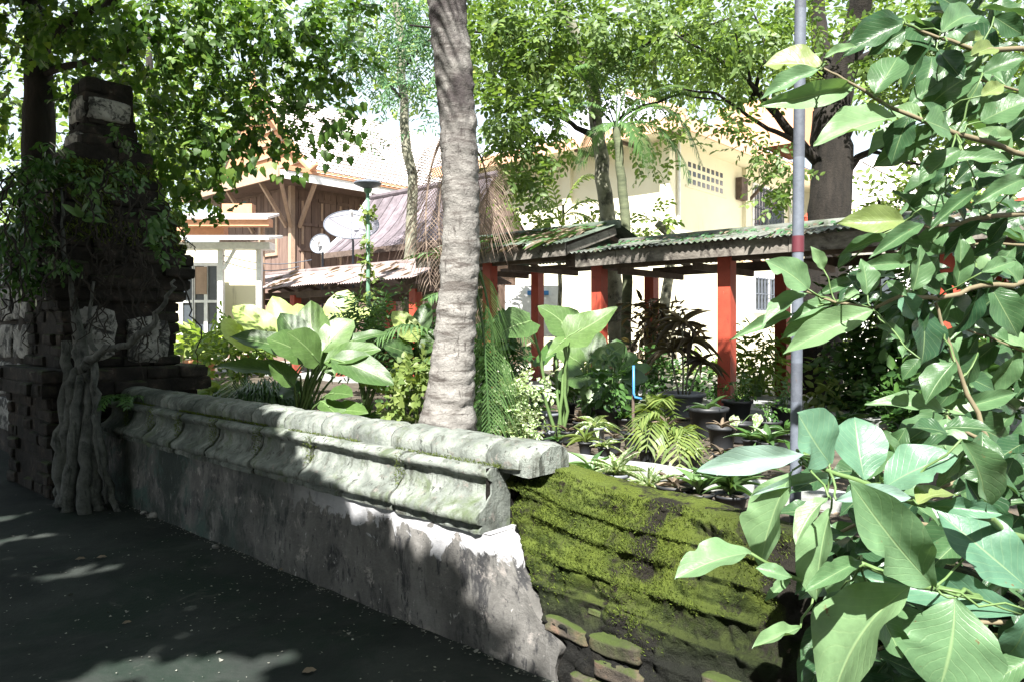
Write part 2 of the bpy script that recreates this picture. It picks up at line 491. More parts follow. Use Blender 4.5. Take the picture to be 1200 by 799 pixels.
MAT['yellow_wall'] = surf('cream_yellow_wall', [(0.3, (0.70, 0.65, 0.47)), (0.7, (0.77, 0.73, 0.56))], 1.0, 0.85, 0.05, 25, [((0.42, 0.38, 0.28), 2.5, 0.60, 0.75, (2, 2, 0.25), None)])
MAT['peach'] = plain('peach_fascia', (0.70, 0.40, 0.26), 0.7)
MAT['metal_roof'] = surf('lilac_metal_roof', [(0.3, (0.40, 0.40, 0.50)), (0.7, (0.50, 0.50, 0.60))], 1.5, 0.5, 0.0, 20)
MAT['white'] = plain('white_paint', (0.78, 0.78, 0.77), 0.5)
MAT['grey_metal'] = surf('grey_metal', [(0.3, (0.08, 0.093, 0.118)), (0.7, (0.13, 0.147, 0.18))], 10, 0.6, 0.15, 60, [((0.09, 0.06, 0.045), 18, 0.66, 0.71, (1, 1, 0.4), None)], spec=0.3)
MAT['window_dark'] = plain('dark_glass', (0.05, 0.06, 0.07), 0.15)
MAT['blue_pipe'] = plain('blue_plastic', (0.06, 0.22, 0.50), 0.4)
MAT['pole_dark'] = surf('dark_pole_paint', [(0.3, (0.06, 0.068, 0.085)), (0.7, (0.10, 0.11, 0.135))], 12, 0.6, 0.2, 60, [((0.10, 0.06, 0.04), 20, 0.66, 0.7, None, None)])
MAT['pole_red'] = plain('red_tape', (0.10, 0.018, 0.028), 0.6)
MAT['pot_black'] = plain('black_plastic_pot', (0.022, 0.024, 0.027), 0.5)
MAT['pot_grey'] = plain('grey_plastic_pot', (0.14, 0.15, 0.17), 0.55)
MAT['terracotta'] = plain('terracotta_pot', (0.50, 0.22, 0.12), 0.8)
MAT['litter'] = leaf_mat('dry_leaf_litter', (0.05, 0.038, 0.026), (0.17, 0.13, 0.09), 0.1, 0.8)
MAT['flecks'] = leaf_mat('pale_grit', (0.06, 0.06, 0.052), (0.24, 0.24, 0.21), 0.05, 0.8)
MAT['dry_frond'] = leaf_mat('dry_palm_frond', (0.13, 0.09, 0.075), (0.33, 0.25, 0.20), 0.15, 0.8)
# leaves
MAT['lf_bodhi'] = leaf_mat('bodhi_leaf', (0.030, 0.075, 0.014), (0.085, 0.16, 0.028), 0.40, 0.45, tint=(0.15, 0.22, 0.04))
MAT['lf_mid'] = leaf_mat('garden_tree_leaf', (0.065, 0.115, 0.032), (0.13, 0.20, 0.058), 0.45, 0.5, tint=(0.19, 0.25, 0.075))
MAT['lf_teal'] = leaf_mat('blue_green_tree_leaf', (0.045, 0.11, 0.055), (0.10, 0.20, 0.10), 0.35, 0.5)
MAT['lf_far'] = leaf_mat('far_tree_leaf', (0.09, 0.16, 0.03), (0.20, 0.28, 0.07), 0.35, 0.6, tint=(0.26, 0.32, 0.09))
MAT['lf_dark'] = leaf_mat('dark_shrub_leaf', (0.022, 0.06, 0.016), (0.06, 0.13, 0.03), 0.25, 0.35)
MAT['lf_yellow'] = leaf_mat('yellow_green_leaf', (0.08, 0.13, 0.03), (0.17, 0.22, 0.06), 0.35, 0.45)
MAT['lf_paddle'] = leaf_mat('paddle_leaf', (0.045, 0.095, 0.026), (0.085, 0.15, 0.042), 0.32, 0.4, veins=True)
MAT['lf_paddle_lit'] = leaf_mat('pale_sunlit_paddle_leaf', (0.22, 0.32, 0.08), (0.36, 0.44, 0.14), 0.4, 0.4, veins=True)  # lit copy of the paddle leaf, sunlight put into the paler colour
MAT['lf_varieg'] = leaf_mat('variegated_leaf', (0.10, 0.18, 0.05), (0.22, 0.31, 0.13), 0.3, 0.5, spots=((0.52, 0.56, 0.40), 55, 0.5))
MAT['lf_cordyline'] = leaf_mat('cordyline_leaf', (0.045, 0.035, 0.030), (0.13, 0.10, 0.06), 0.3, 0.4, tint=(0.24, 0.19, 0.07))
MAT['lf_strap'] = leaf_mat('strap_leaf', (0.045, 0.10, 0.034), (0.10, 0.18, 0.06), 0.3, 0.4)
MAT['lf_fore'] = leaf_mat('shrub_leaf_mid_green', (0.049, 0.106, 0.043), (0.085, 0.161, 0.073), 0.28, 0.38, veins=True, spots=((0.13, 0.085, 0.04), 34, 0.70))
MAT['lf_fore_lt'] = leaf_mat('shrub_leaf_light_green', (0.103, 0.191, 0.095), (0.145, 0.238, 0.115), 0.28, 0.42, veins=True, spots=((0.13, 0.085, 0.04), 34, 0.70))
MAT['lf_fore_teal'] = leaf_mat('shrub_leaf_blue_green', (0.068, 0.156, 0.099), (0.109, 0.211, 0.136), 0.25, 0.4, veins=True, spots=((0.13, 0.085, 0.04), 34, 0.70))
MAT['lf_fore_pale'] = leaf_mat('shrub_leaf_pale_sheen', (0.190, 0.286, 0.245), (0.231, 0.320, 0.272), 0.25, 0.4, veins=True, spots=((0.13, 0.085, 0.04), 34, 0.70))  # paleness stands in for the sheen on glossy leaves
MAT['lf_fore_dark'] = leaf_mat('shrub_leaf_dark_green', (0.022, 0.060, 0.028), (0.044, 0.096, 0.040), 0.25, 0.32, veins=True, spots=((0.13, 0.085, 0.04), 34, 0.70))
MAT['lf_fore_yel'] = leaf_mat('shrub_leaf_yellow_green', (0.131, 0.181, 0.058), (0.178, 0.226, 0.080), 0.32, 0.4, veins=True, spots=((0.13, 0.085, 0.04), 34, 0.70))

# ------------------------------------------------------------------ leaf helpers
def leaf_shape(kind, v):
    if kind == 'obovate':
        return (math.sin(math.pi * v ** 1.25) ** 0.72)
    if kind == 'ovate':
        return (math.sin(math.pi * v ** 0.8) ** 0.8) * (1.0 if v < 0.8 else 1.0)
    if kind == 'paddle':
        return min(1.0, (math.sin(math.pi * v ** 0.85)) ** 0.6)
    if kind == 'heart':
        return (1.0 - v) ** 0.75 * min(1.0, 0.45 + v * 3.2) * 1.15
    if kind == 'strap':
        return min(1.0, 0.55 + v * 2) * (1 - v ** 3) ** 0.7
    return math.sin(math.pi * min(1, v + 0.02)) ** 0.85       # elliptic

_leaf_cache = {}
def leaf_mesh(kind, mat, var=0, nv=9, nu=4, bend=0.18, fold=0.12, wave=0.03):
    """a blade of length 1 and width 1 with midrib fold, droop, wavy rim and a slight thickness of its own curve"""
    key = (kind, mat, var)
    if key in _leaf_cache:
        return _leaf_cache[key]
    rng = random.Random(hash((kind, var)) & 0xffff if False else var * 31 + len(kind))
    bend *= rng.uniform(0.4, 2.2)
    bite = (rng.uniform(0.3, 0.85), rng.choice((-1, 1)), rng.uniform(0.15, 0.5)) if rng.random() < 0.45 else None
    skew = rng.uniform(-0.06, 0.06)
    tw = rng.uniform(-0.25, 0.25)
    ph = rng.uniform(0, 6)
    m = MB()
    uvs = []
    vs = []
    for j in range(nv + 1):
        v = j / nv
        hw = 0.5 * leaf_shape(kind, v) if 0 < j < nv else (0.012 if j else 0.012)
        if kind == 'heart' and j == 0:
            hw = 0.2
        for i in range(nu + 1):
            u = 2 * i / nu - 1
            y = v - (0.10 * abs(u) if kind == 'heart' and j == 0 else 0)
            z = fold * abs(u) * hw - bend * v * v * 0.9
            z += wave * abs(u) ** 2 * math.sin(v * 15 + ph + (2.1 if u > 0 else 0)) + tw * u * hw * v * 0.35
            hw2 = hw * (1 + 0.035 * math.sin(v * 23 + ph * 2 + u * 2) + 0.05 * math.sin(v * 9 + ph + u))
            if bite and nv > 15 and u * bite[1] > 0.6:
                hw2 *= 1 - bite[2] * math.exp(-((v - bite[0]) / 0.05) ** 2)
            vs.append((u * hw2 + skew * math.sin(math.pi * v), y, z))
            uvs.append((i / nu, v))
    w = nu + 1
    m.add(vs, [(j * w + i, j * w + i + 1, (j + 1) * w + i + 1, (j + 1) * w + i) for j in range(nv) for i in range(nu)])
    me = m.mesh('leaf_' + kind)
    ul = me.uv_layers.new(name='UVMap')
    for lp in me.loops:
        ul.data[lp.index].uv = uvs[lp.vertex_index]
    me.polygons.foreach_set('use_smooth', [True] * len(me.polygons))
    me.materials.append(MAT[mat])
    _leaf_cache[key] = me
    return me

def leaf_matrix(B, T, width, normal):
    B, T = Vector(B), Vector(T)
    y = T - B
    L = y.length
    y.normalize()
    n = Vector(normal)
    n = n - y * n.dot(y)
    n = n.normalized() if n.length > 1e-5 else y.orthogonal().normalized()
    x = y.cross(n)
    M = Matrix((( x.x * width, y.x * L, n.x * L, B.x), (x.y * width, y.y * L, n.y * L, B.y), (x.z * width, y.z * L, n.z * L, B.z), (0, 0, 0, 1)))
    return M

def put_leaf(parent, kind, mat, B, T, width, normal, var=0, name='leaf', **kw):
    return link(name, leaf_mesh(kind, mat, var, **kw), None, parent, matrix=leaf_matrix(B, T, width, normal))

LEAF6 = {
    'heart': (np.array([(0, 0.06, 0), (0.46, 0.16, 0.10), (0.36, 0.58, 0.06), (0, 1.0, -0.10), (-0.36, 0.58, 0.06), (-0.46, 0.16, 0.10)]),),
    'ellip': (np.array([(0, 0, 0), (0.24, 0.30, 0.05), (0.21, 0.68, 0.03), (0, 1.0, -0.08), (-0.21, 0.68, 0.03), (-0.24, 0.30, 0.05)]),),
    'narrow': (np.array([(0, 0, 0), (0.13, 0.30, 0.04), (0.11, 0.68, 0.0), (0, 1.0, -0.14), (-0.11, 0.68, 0.0), (-0.13, 0.30, 0.04)]),),
}

def leaves_np(P, Yd, N, size, shape):
    """positions, axis directions, normals -> verts and two folded quads for each leaf"""
    Yd = Yd / np.linalg.norm(Yd, axis=1, keepdims=True)
    N = N - Yd * np.sum(N * Yd, axis=1, keepdims=True)
    N = N / (np.linalg.norm(N, axis=1, keepdims=True) + 1e-9)
    X = np.cross(Yd, N)
    t = LEAF6[shape][0]
    s = size[:, None, None]
    V = P[:, None, :] + s * (t[None, :, 0:1] * X[:, None, :] + t[None, :, 1:2] * Yd[:, None, :] + t[None, :, 2:3] * N[:, None, :])
    n = len(P)
    base = (np.arange(n) * 6)[:, None, None]
    F = base + np.array([[0, 1, 2, 3], [0, 3, 4, 5]])[None]
    return V.reshape(-1, 3), F.reshape(-1, 4)

def sprigs(clusters, size, seed, k=7, droop=0.25, keep=None, spread=0.75):
    """clusters: (centre, radius or (rx,ry,rz), sprig count); leaves sit alternately along short twigs"""
    rng = np.random.default_rng(seed)
    Ps, Ys, Ns, Ss = [], [], [], []
    for c, r, n in clusters:
        r = np.array(r if hasattr(r, '__len__') else (r, r, r), dtype=float)
        d = rng.normal(size=(n, 3))
        d /= np.linalg.norm(d, axis=1, keepdims=True)
        o = np.array(c) + d * r * (rng.random((n, 1)) ** 0.45)
        ax = d * 0.7 + rng.normal(size=(n, 3)) * 0.6 + np.array([0, 0, -droop])
        ax /= np.linalg.norm(ax, axis=1, keepdims=True)
        up = np.array([0, 0, 1.0]) + rng.normal(size=(n, 3)) * 0.45
        side = np.cross(ax, up)
        side /= np.linalg.norm(side, axis=1, keepdims=True) + 1e-9
        nn = np.cross(side, ax)
        ss = size * rng.uniform(0.75, 1.25, n)
        for j in range(k):
            sg = 1 if j % 2 else -1
            p = o + ax * (ss * spread * 0.5 * j)[:, None]
            y = ax * rng.uniform(0.3, 0.9, (n, 1)) + side * sg * rng.uniform(0.5, 1.0, (n, 1)) + np.array([0, 0, -droop * 0.8]) * rng.random((n, 1))
            Ps.append(p)
            Ys.append(y)
            Ns.append(nn + rng.normal(size=(n, 3)) * 0.3)
            Ss.append(ss * rng.uniform(0.7, 1.1, n))
    P, Y, N, S = np.concatenate(Ps), np.concatenate(Ys), np.concatenate(Ns), np.concatenate(Ss)
    if keep is not None:
        m = keep(P)
        P, Y, N, S = P[m], Y[m], N[m], S[m]
    return P, Y, N, S

def crown(parent, clusters, size, mat, shape='ellip', seed=1, name='crown', **kw):
    V, F = leaves_np(*sprigs(clusters, size, seed, **kw), shape)
    o = link(name, np_mesh(name, V, F), MAT[mat], parent)
    o['kind'] = 'stuff'
    return o

def wobble(p, q, n, amp, seed):
    p, q = Vector(p), Vector(q)
    out = []
    for i in range(n + 1):
        t = i / n
        x = p.lerp(q, t)
        a = amp * math.sin(math.pi * t)
        out.append(x + Vector((nz((t * 3, seed, 0), 1, seed), nz((t * 3, seed, 5), 1, seed), nz((t * 3, seed, 9), 1, seed))) * a * 2)
    return out

def limb(parent, pts, r0, r1, mat, name='branch', n=8, sub=4, seed=0):
    """a tapering branch through the given points, slightly crooked"""
    P = []
    pts = [Vector(p) for p in pts]
    for i in range(len(pts) - 1):
        seg = wobble(pts[i], pts[i + 1], sub, (pts[i + 1] - pts[i]).length * 0.035, seed + i * 1.7)
        P += seg if i == 0 else seg[1:]
    R = [r0 + (r1 - r0) * i / (len(P) - 1) for i in range(len(P))]
    R = [r * (1 + 0.08 * nz((i * 0.7, seed, r0), 1)) for i, r in enumerate(R)]
    m = MB()
    m.tube(P, R, n)
    return m.build(name, MAT[mat], parent, True)

# ================================================================== THE SETTING
def sheet(name, a0, a1, o0, o1, z, mat, nx=1, ny=1, amp=0.0, seed=0):
    m = MB()
    m.grid(lambda u, v: W(a0 + (a1 - a0) * u, o0 + (o1 - o0) * v, z) + Vector((0, 0, amp * nz(W(a0 + (a1 - a0) * u, o0 + (o1 - o0) * v, z), 1.3, seed))), nx, ny)
    o = m.build(name, MAT[mat], None, amp > 0)
    o['kind'] = 'structure'
    return o

m = MB()
m.add([(-400, -60, -0.03), (400, -60, -0.03), (400, 500, -0.03), (-400, 500, -0.03)], [(0, 1, 2, 3)])
g = m.build('ground', MAT['sand'])
g['kind'] = 'structure'
sheet('path', -6, 14, -9, 0.12, 0.0, 'path', 80, 40, 0.012, 3)
# raised garden bed with soil
m = MB()
m.grid(lambda u, v: W(-6 + 34 * u, 0.46 + 26 * v, GZ) + Vector((0, 0, 0.03 * nz(W(-6 + 34 * u, 0.46 + 26 * v, 0), 2.2))), 150, 110)
o = m.build('garden_ground', MAT['soil'], None, True)
o['kind'] = 'structure'
# sunlit sandy yard behind the walkway
sheet('yard', -6, 28, 9.7, 26, GZ + 0.05, 'sand', 40, 30, 0.012, 5)
# walkway floor
m = MB()
m.wbox(-5, 17, 6.75, 9.25, GZ - 0.1, GZ + 0.10)
o = m.build('walkway_floor', MAT['kerb'])
o['kind'] = 'structure'
# cast concrete edging in lengths
for i in range(1, 7):
    me = rough_box_mesh('kerb', 1.02, 0.24, 0.16, 4, 0.012, i * 3.1)
    o = link('kerb', me, MAT['kerb'])
    o.matrix_basis = Matrix.Translation(W(-2.4 + 1.05 * i, 2.42, GZ + 0.03)) @ Matrix.Rotation(math.atan2(DA.y, DA.x), 4, 'Z')
    o['kind'] = 'structure'

# grit, flecks and dry leaves on the path
rng = np.random.default_rng(5)
n = 1250
a = rng.normal(1.6, 1.8, n)
off = -np.abs(rng.normal(0, 1.4, n)) - 0.03
a[:450] = rng.uniform(-0.1, 5.6, 450)
off[:450] = -0.015 - np.abs(rng.normal(0, 0.035, 450))
P = np.array([tuple(W(x, y, 0.008)) for x, y in zip(a, off)])
Y = np.c_[rng.normal(size=(n, 2)), np.zeros(n)]
N = np.c_[rng.normal(size=(n, 2)) * 0.3, np.ones(n)]
S = rng.uniform(0.005, 0.016, n) * np.where(rng.random(n) < 0.06, 2.0, 1)
V, F = leaves_np(P, Y, N, S, 'heart')
o = link('path_grit', np_mesh('path_grit', V, F), MAT['flecks'])
o['kind'] = 'stuff'
tag(o, 'pale grit and tiny petals scattered over the dark path', 'grit')
rng = np.random.default_rng(6)
n = 5000
a = rng.uniform(-3, 9, n); off = rng.uniform(0.5, 6.6, n)
P = np.array([tuple(W(x, y, GZ + 0.02 + 0.03 * rng.random())) for x, y in zip(a, off)])
V, F = leaves_np(P, np.c_[rng.normal(size=(n, 2)), rng.normal(size=n) * 0.2], np.c_[rng.normal(size=(n, 2)) * 0.4, np.ones(n)], rng.uniform(0.02, 0.08, n), 'ellip')
o = link('leaf_litter', np_mesh('leaf_litter', V, F), MAT['litter'])
o['kind'] = 'stuff'
tag(o, 'dry brown leaf litter over the garden soil', 'litter')
for px, py, s, lb in ((113, 653, 0.05, 'small curled dry leaf on the dark path nearest the bright sun patch'), (88, 655, 0.05, 'small flat dry leaf on the dark path left of another dry leaf'), (143, 730, 0.035, 'tiny pale round leaf alone on the dark path'),
                      (354, 787, 0.05, 'pale dry leaf at the bottom edge of the picture on the dark path'), (327, 667, 0.035, 'orange dry leaf at the foot of the stained wall')):
    b = ground_at(px, py, 0.012)
    o = link('fallen_leaf', leaf_mesh('ovate', 'litter', 3), None, None, matrix=leaf_matrix(b, b + Vector((s * 1.2, s * 0.4, 0.012)), s * 0.8, (0.1, -0.1, 1)))
    tag(o, lb, 'leaf', 'dry leaves lying on the path')
for px, py, s, lb in ((180, 603, 0.10, 'largest broken stone chip at the foot of the stained wall'), (168, 600, 0.06, 'small stone chip left of the largest chip by the wall'), (252, 640, 0.05, 'little stone chip on the path midway along the stained wall')):
    me = rough_box_mesh('stone_chip', s, s * 0.7, s * 0.6, 3, 0.014, s * 90, 0.9)
    b = ground_at(px, py, 0.015)
    o = link('stone_chip', me, MAT['ruin_plaster'], None, True)
    o.location = b
    tag(o, lb, 'stone', 'stone chips by the wall')

# ================================================================== THE PLASTERED WALL
wall = thing('garden_wall', 'low stained plaster wall with moulded weathered coping along the dark path', 'wall', W(2.6, 0.2, 0))
A0, A1 = -0.02, 5.75
ZB = 0.585
def edge_a(z):
    """broken right-hand edge of the plaster: lower parts reach further right"""
    return 0.38 - 0.40 * max(0, min(1, (ZB - z) / 0.42)) + 0.04 * nz((z * 9, 0, 0), 1, 3)
m = MB()
nu, nv = 150, 22
def face(u, v):
    z = -0.05 + (ZB + 0.05) * v
    e = edge_a(z)
    aa = e + (A1 - e) * u
    p = W(aa, 0, z)
    bulge = 0.018 * nz(p, 2.2) + 0.010 * nz(p, 7, 4) + 0.004 * nz(p, 25, 8)
    return W(aa, 0.0 + bulge - 0.012 * (1 - v), z)
m.grid(face, nu, nv)
def endf(u, v):
    z = -0.05 + (ZB + 0.05) * v
    p = W(edge_a(z), 0, z)
    b = 0.018 * nz(p, 2.2) + 0.010 * nz(p, 7, 4) + 0.004 * nz(p, 25, 8) - 0.012 * (1 - v)
    return W(edge_a(z) + 0.0006 + 0.02 * u, b + 0.55 * u, z)
m.grid(lambda u, v: endf(1 - u, v), 6, nv)
m.grid(lambda u, v: W(0.40 + (A1 - 0.4) * u, 0.0 + 0.55 * v, ZB + 0.002), 20, 2)
m.grid(lambda u, v: W(A1 - (A1 - 0.30) * u, 0.55, -0.05 + (ZB + 0.05) * v), 20, 2)
wall_body = m.build('wall_body', MAT['plaster_face'], wall, True)

# moulded coping: profile (out from the wall face is negative), built in worn lengths
PROF = [(0.14, 0.90), (0.05, 0.905), (0.015, 0.885), (0.03, 0.862), (0.055, 0.85), (0.045, 0.80), (0.005, 0.755), (-0.035, 0.735), (-0.05, 0.72), (-0.045, 0.695), (-0.01, 0.685), (-0.022, 0.672), (-0.018, 0.657)]
PROF = [(o_ * 1.15, 0.905 - (0.905 - z_) * 1.275) for o_, z_ in PROF]
def moulding(a0, a1, seed, dz=0.0, do=0.0):
    m = MB()
    L = a1 - a0
    nu = max(6, int(L / 0.035))
    k = len(PROF)
    dense = []
    for i in range(k - 1):
        dense += [PROF[i], ((PROF[i][0] + PROF[i + 1][0]) / 2, (PROF[i][1] + PROF[i + 1][1]) / 2)]
    dense.append(PROF[-1])
    def fn(u, v):
        o_, z_ = dense[min(len(dense) - 1, int(round(v * (len(dense) - 1))))]
        aa = a0 + L * u
        e = min(u, 1 - u) * L
        worn = 0.014 * max(0, 1 - e / 0.035) * (0.6 + 0.6 * nz((aa * 9, z_ * 20, seed), 1))
        p = W(aa, o_, z_)
        d = 0.005 * nz(p, 4, seed) + 0.005 * nz(p, 13, seed + 5) + 0.004 * nz(p, 40, seed)
        return W(aa, o_ + do + d + worn, z_ + dz + d * 0.6 - worn * 0.4 * (1 if z_ > 0.8 else -0.2))
    m.grid(fn, nu, len(dense) - 1)
    for u in (0.0, 1.0):       # end faces
        pts = [fn(u, j / (len(dense) - 1)) for j in range(len(dense))]
        back = [W(a0 + L * u, 0.2, 0.59), W(a0 + L * u, 0.2, 0.90)]
        m.add(pts + back, [tuple(range(len(pts) + 2)) if u else tuple(range(len(pts) + 2))[::-1]])
    return m.build('moulding', MAT['coping'], wall, True)
cuts = [0.44, 1.12, 2.02, 2.66, 3.32, 3.92, 4.46, 5.0, 5.5]
for i in range(len(cuts) - 1):
    gap = 0.012 if i in (0, 1) else 0.03
    moulding(cuts[i] + gap / 2, cuts[i + 1] - gap / 2, i * 2.3 + 1, random.uniform(-0.008, 0.006), random.uniform(-0.004, 0.012))
# masonry bed behind and under the cap
m = MB()
m.grid(lambda u, v: W(0.30 + 5.2 * u, 0.10 + 0.38 * v, 0.895 + 0.012 * nz(W(5.2 * u, v, 0), 6)), 60, 5)
m.grid(lambda u, v: W(0.455, 0.03 + 0.5 * u, 0.58 + 0.32 * v) + DA * 0.012 * nz((u * 4, v * 3, 1), 2), 8, 5)
m.grid(lambda u, v: W(5.5 - 5.15 * u, 0.49, 0.66 + 0.24 * v), 10, 2)
m.build('coping_bed', MAT['ruin_brick'], wall, True)
# cap stones: bevelled top
capcuts = [0.20, 0.55, 0.98, 1.33, 1.72, 2.05, 2.5, 2.95, 3.4, 3.9, 4.4, 4.9, 5.45]
CP = [(0.12, 0.87), (0.115, 0.955), (0.15, 0.998), (0.22, 1.022), (0.30, 1.022), (0.37, 0.995), (0.40, 0.955), (0.40, 0.87)]
def cap(a0, a1, seed):
    m = MB()
    L = a1 - a0
    nu = max(5, int(L / 0.04))
    dense = []
    for i in range(len(CP) - 1):
        dense += [CP[i], ((CP[i][0] + CP[i + 1][0]) / 2, (CP[i][1] + CP[i + 1][1]) / 2)]
    dense.append(CP[-1])
    K = len(dense) - 1
    tilt = random.uniform(-0.01, 0.01)
    def fn(u, v):
        o_, z_ = dense[int(round(v * K))]
        e = min(u, 1 - u) * L
        worn = max(0, 1 - e / 0.03)
        co, cz = 0.26, 0.94
        s = 1 - 0.14 * worn
        p = W(a0 + L * u, o_, z_)
        d = 0.004 * nz(p, 5, seed) + 0.004 * nz(p, 15, seed) + 0.003 * nz(p, 40, seed)
        return W(a0 + L * u, co + (o_ - co) * s + d, cz + (z_ - cz) * s + d + tilt * (u - 0.5))
    m.grid(fn, nu, K)
    for u in (0.0, 1.0):
        pts = [fn(u, j / K) for j in range(K + 1)]
        m.add(pts, [tuple(range(K + 1)) if u else tuple(range(K + 1))[::-1]])
    return m.build('cap_stone', MAT['coping'], wall, True)
for i in range(len(capcuts) - 1):
    cap(capcuts[i] + 0.004, capcuts[i + 1] - 0.004, i * 1.9 + 7)
# ================================================================== THE MOSSY BROKEN END OF THE WALL
ruin_end = thing('mossy_brick_wall', 'broken brick wall end thickly covered in bright green moss', 'wall', W(-1.2, 0.2, 0))
# stepped outline: (offset behind the face, height)
MP = [(-0.01, -0.05), (0.0, 0.10), (0.01, 0.20), (0.0, 0.255), (0.025, 0.275), (0.04, 0.35), (0.03, 0.385), (0.065, 0.405), (0.08, 0.48), (0.075, 0.505), (0.11, 0.525), (0.125, 0.60), (0.115, 0.63), (0.165, 0.655), (0.18, 0.70), (0.17, 0.715), (0.235, 0.735), (0.25, 0.785), (0.28, 0.815), (0.50, 0.81), (0.55, 0.60), (0.56, 0.3)]
MPd = []
for i in range(len(MP) - 1):
    for k in range(4):
        t = k / 4
        MPd.append((MP[i][0] * (1 - t) + MP[i + 1][0] * t, MP[i][1] * (1 - t) + MP[i + 1][1] * t))
MPd.append(MP[-1])
def cell(i, j):
    return random.Random(i * 7919 + j * 104729).random() - 0.5
def mossp(aa, v, tuft=0.0):
    x = v * (len(MPd) - 1)
    i = min(len(MPd) - 2, int(x))
    t = x - i
    o_, z_ = MPd[i][0] * (1 - t) + MPd[i + 1][0] * t, MPd[i][1] * (1 - t) + MPd[i + 1][1] * t
    z_ += 0.03 * nz((aa * 1.1, o_ * 3, 0), 1, 41) * min(1, max(0, z_ * 4))
    o_ += 0.030 * nz((aa * 1.6, z_ * 5, 2), 1, 23) + 0.024 * nz((aa * 4.5, z_ * 12, 2), 1, 29)
    if z_ < 0.70:       # the brick core lies behind the plaster
        o_ += 0.10 * max(0, min(1, (aa - edge_a(max(0, z_)) + 0.03) / 0.06))
    cz = int((z_ + 0.015) / 0.10)
    aw = aa + 0.05 * nz((aa * 2, z_ * 6, 0), 1, 3)
    cx = int(math.floor(aw / 0.26 + 0.5 * (cz % 2)))
    fr = abs((aw / 0.26 + 0.5 * (cz % 2)) % 1 - 0.5) * 2       # 1 at the joint between two bricks
    blk = 0.030 * cell(cx, cz) - 0.016 * max(0, (fr - 0.82) / 0.18)
    fall = 0.055 * max(0, -aa - 0.2) + 0.10 * max(0, -aa - 1.2)
    p = W(aa, o_, z_)
    zs = z_ * (1 - fall) if z_ > 0 else z_
    zs += 0.03 * nz((aa * 1.3, 0, 0), 1, 17) * min(1, max(0, z_ * 2)) + 0.085 * max(0, min(1, (aa + 0.25) / 0.5)) * min(1, max(0, (z_ - 0.3) * 2.2))
    d = blk + 0.028 * nz(p, 2.4, 2) + 0.026 * nz(p, 6, 5) + 0.022 * nz(p, 14, 9) + 0.013 * nz(p, 36, 1)
    return W(aa + 0.02 * nz(p, 5, 30), o_ - d * 0.9 - tuft * 0.5, zs + d * 0.35 * min(1, max(0, z_ * 3)) + tuft)
m = MB()
m.grid(lambda u, v: mossp(0.46 - 3.0 * u, 1 - v), 330, 130)
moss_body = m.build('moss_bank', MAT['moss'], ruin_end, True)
# bricks that stick out of the moss
bmesh_v = [rough_box_mesh('brick', 0.25, 0.12, 0.075, 9, 0.014, 3.3 * k, 0.55) for k in range(8)]
rotz = math.atan2(DA.y, DA.x)
rr = random.Random(4)
rows = [(0.05, 0.0), (0.15, 0.008), (0.245, 0.014), (0.345, 0.045), (0.44, 0.085), (0.54, 0.125), (0.645, 0.19), (0.75, 0.29)]
for ri, (z, of) in enumerate(rows):
    aa = (-0.22 if z < 0.2 else -0.06 if z < 0.5 else 0.16) - (0.13 if ri % 2 else 0)
    while aa > -2.3:
        if rr.random() < (0.62 if z < 0.3 else 0.20):
            o = link('brick', bmesh_v[rr.randrange(8)], MAT['moss_brick'], ruin_end, True)
            fall = 0.055 * max(0, -aa - 0.2) + 0.10 * max(0, -aa - 1.2)
            o.matrix_basis = Matrix.Translation(W(aa, of + (rr.uniform(0.022, 0.05) if z < 0.3 else rr.uniform(0.045, 0.075)), z * (1 - fall))) @ Matrix.Rotation(rotz + rr.uniform(-0.08, 0.08), 4, 'Z') @ Matrix.Rotation(rr.uniform(-0.05, 0.05), 4, 'Y') @ Matrix.Rotation(rr.uniform(-0.08, 0.08), 4, 'X')
            if z > 0.3:
                k = rr.uniform(0.22, 0.5)
                o.matrix_basis = o.matrix_basis @ Matrix.Translation((0, -0.035 if False else 0.0, 0)) @ Matrix.Diagonal((k, 1.05, k * 1.2, 1))
        aa -= 0.265
# moss tufts
rng = np.random.default_rng(9)
Ps, Ns = [], []
for _ in range(52000):
    aa = rng.uniform(-1.9, 0.44)
    v = rng.uniform(0.16, 0.86)
    p = mossp(aa, v)
    dens = 0.45 + 1.1 * nz(p, 3.0, 12) + 0.6 * nz(p, 11, 3) + (p.z - 0.5) * 1.3 - 0.7 * max(0, -aa - 0.55)
    if rng.random() < dens:
        Ps.append(tuple(p))
P = np.array(Ps)
n = len(P)
Y = np.c_[-0.55 * DN.x + rng.normal(size=n) * 0.5, -0.55 * DN.y + rng.normal(size=n) * 0.5, 0.8 + rng.normal(size=n) * 0.3]
V, F = leaves_np(P, Y, rng.normal(size=(n, 3)), rng.uniform(0.007, 0.017, n), 'narrow')
o = link('moss_tufts', np_mesh('moss_tufts', V, F), MAT['moss_fuzz'], ruin_end)
o['kind'] = 'stuff'
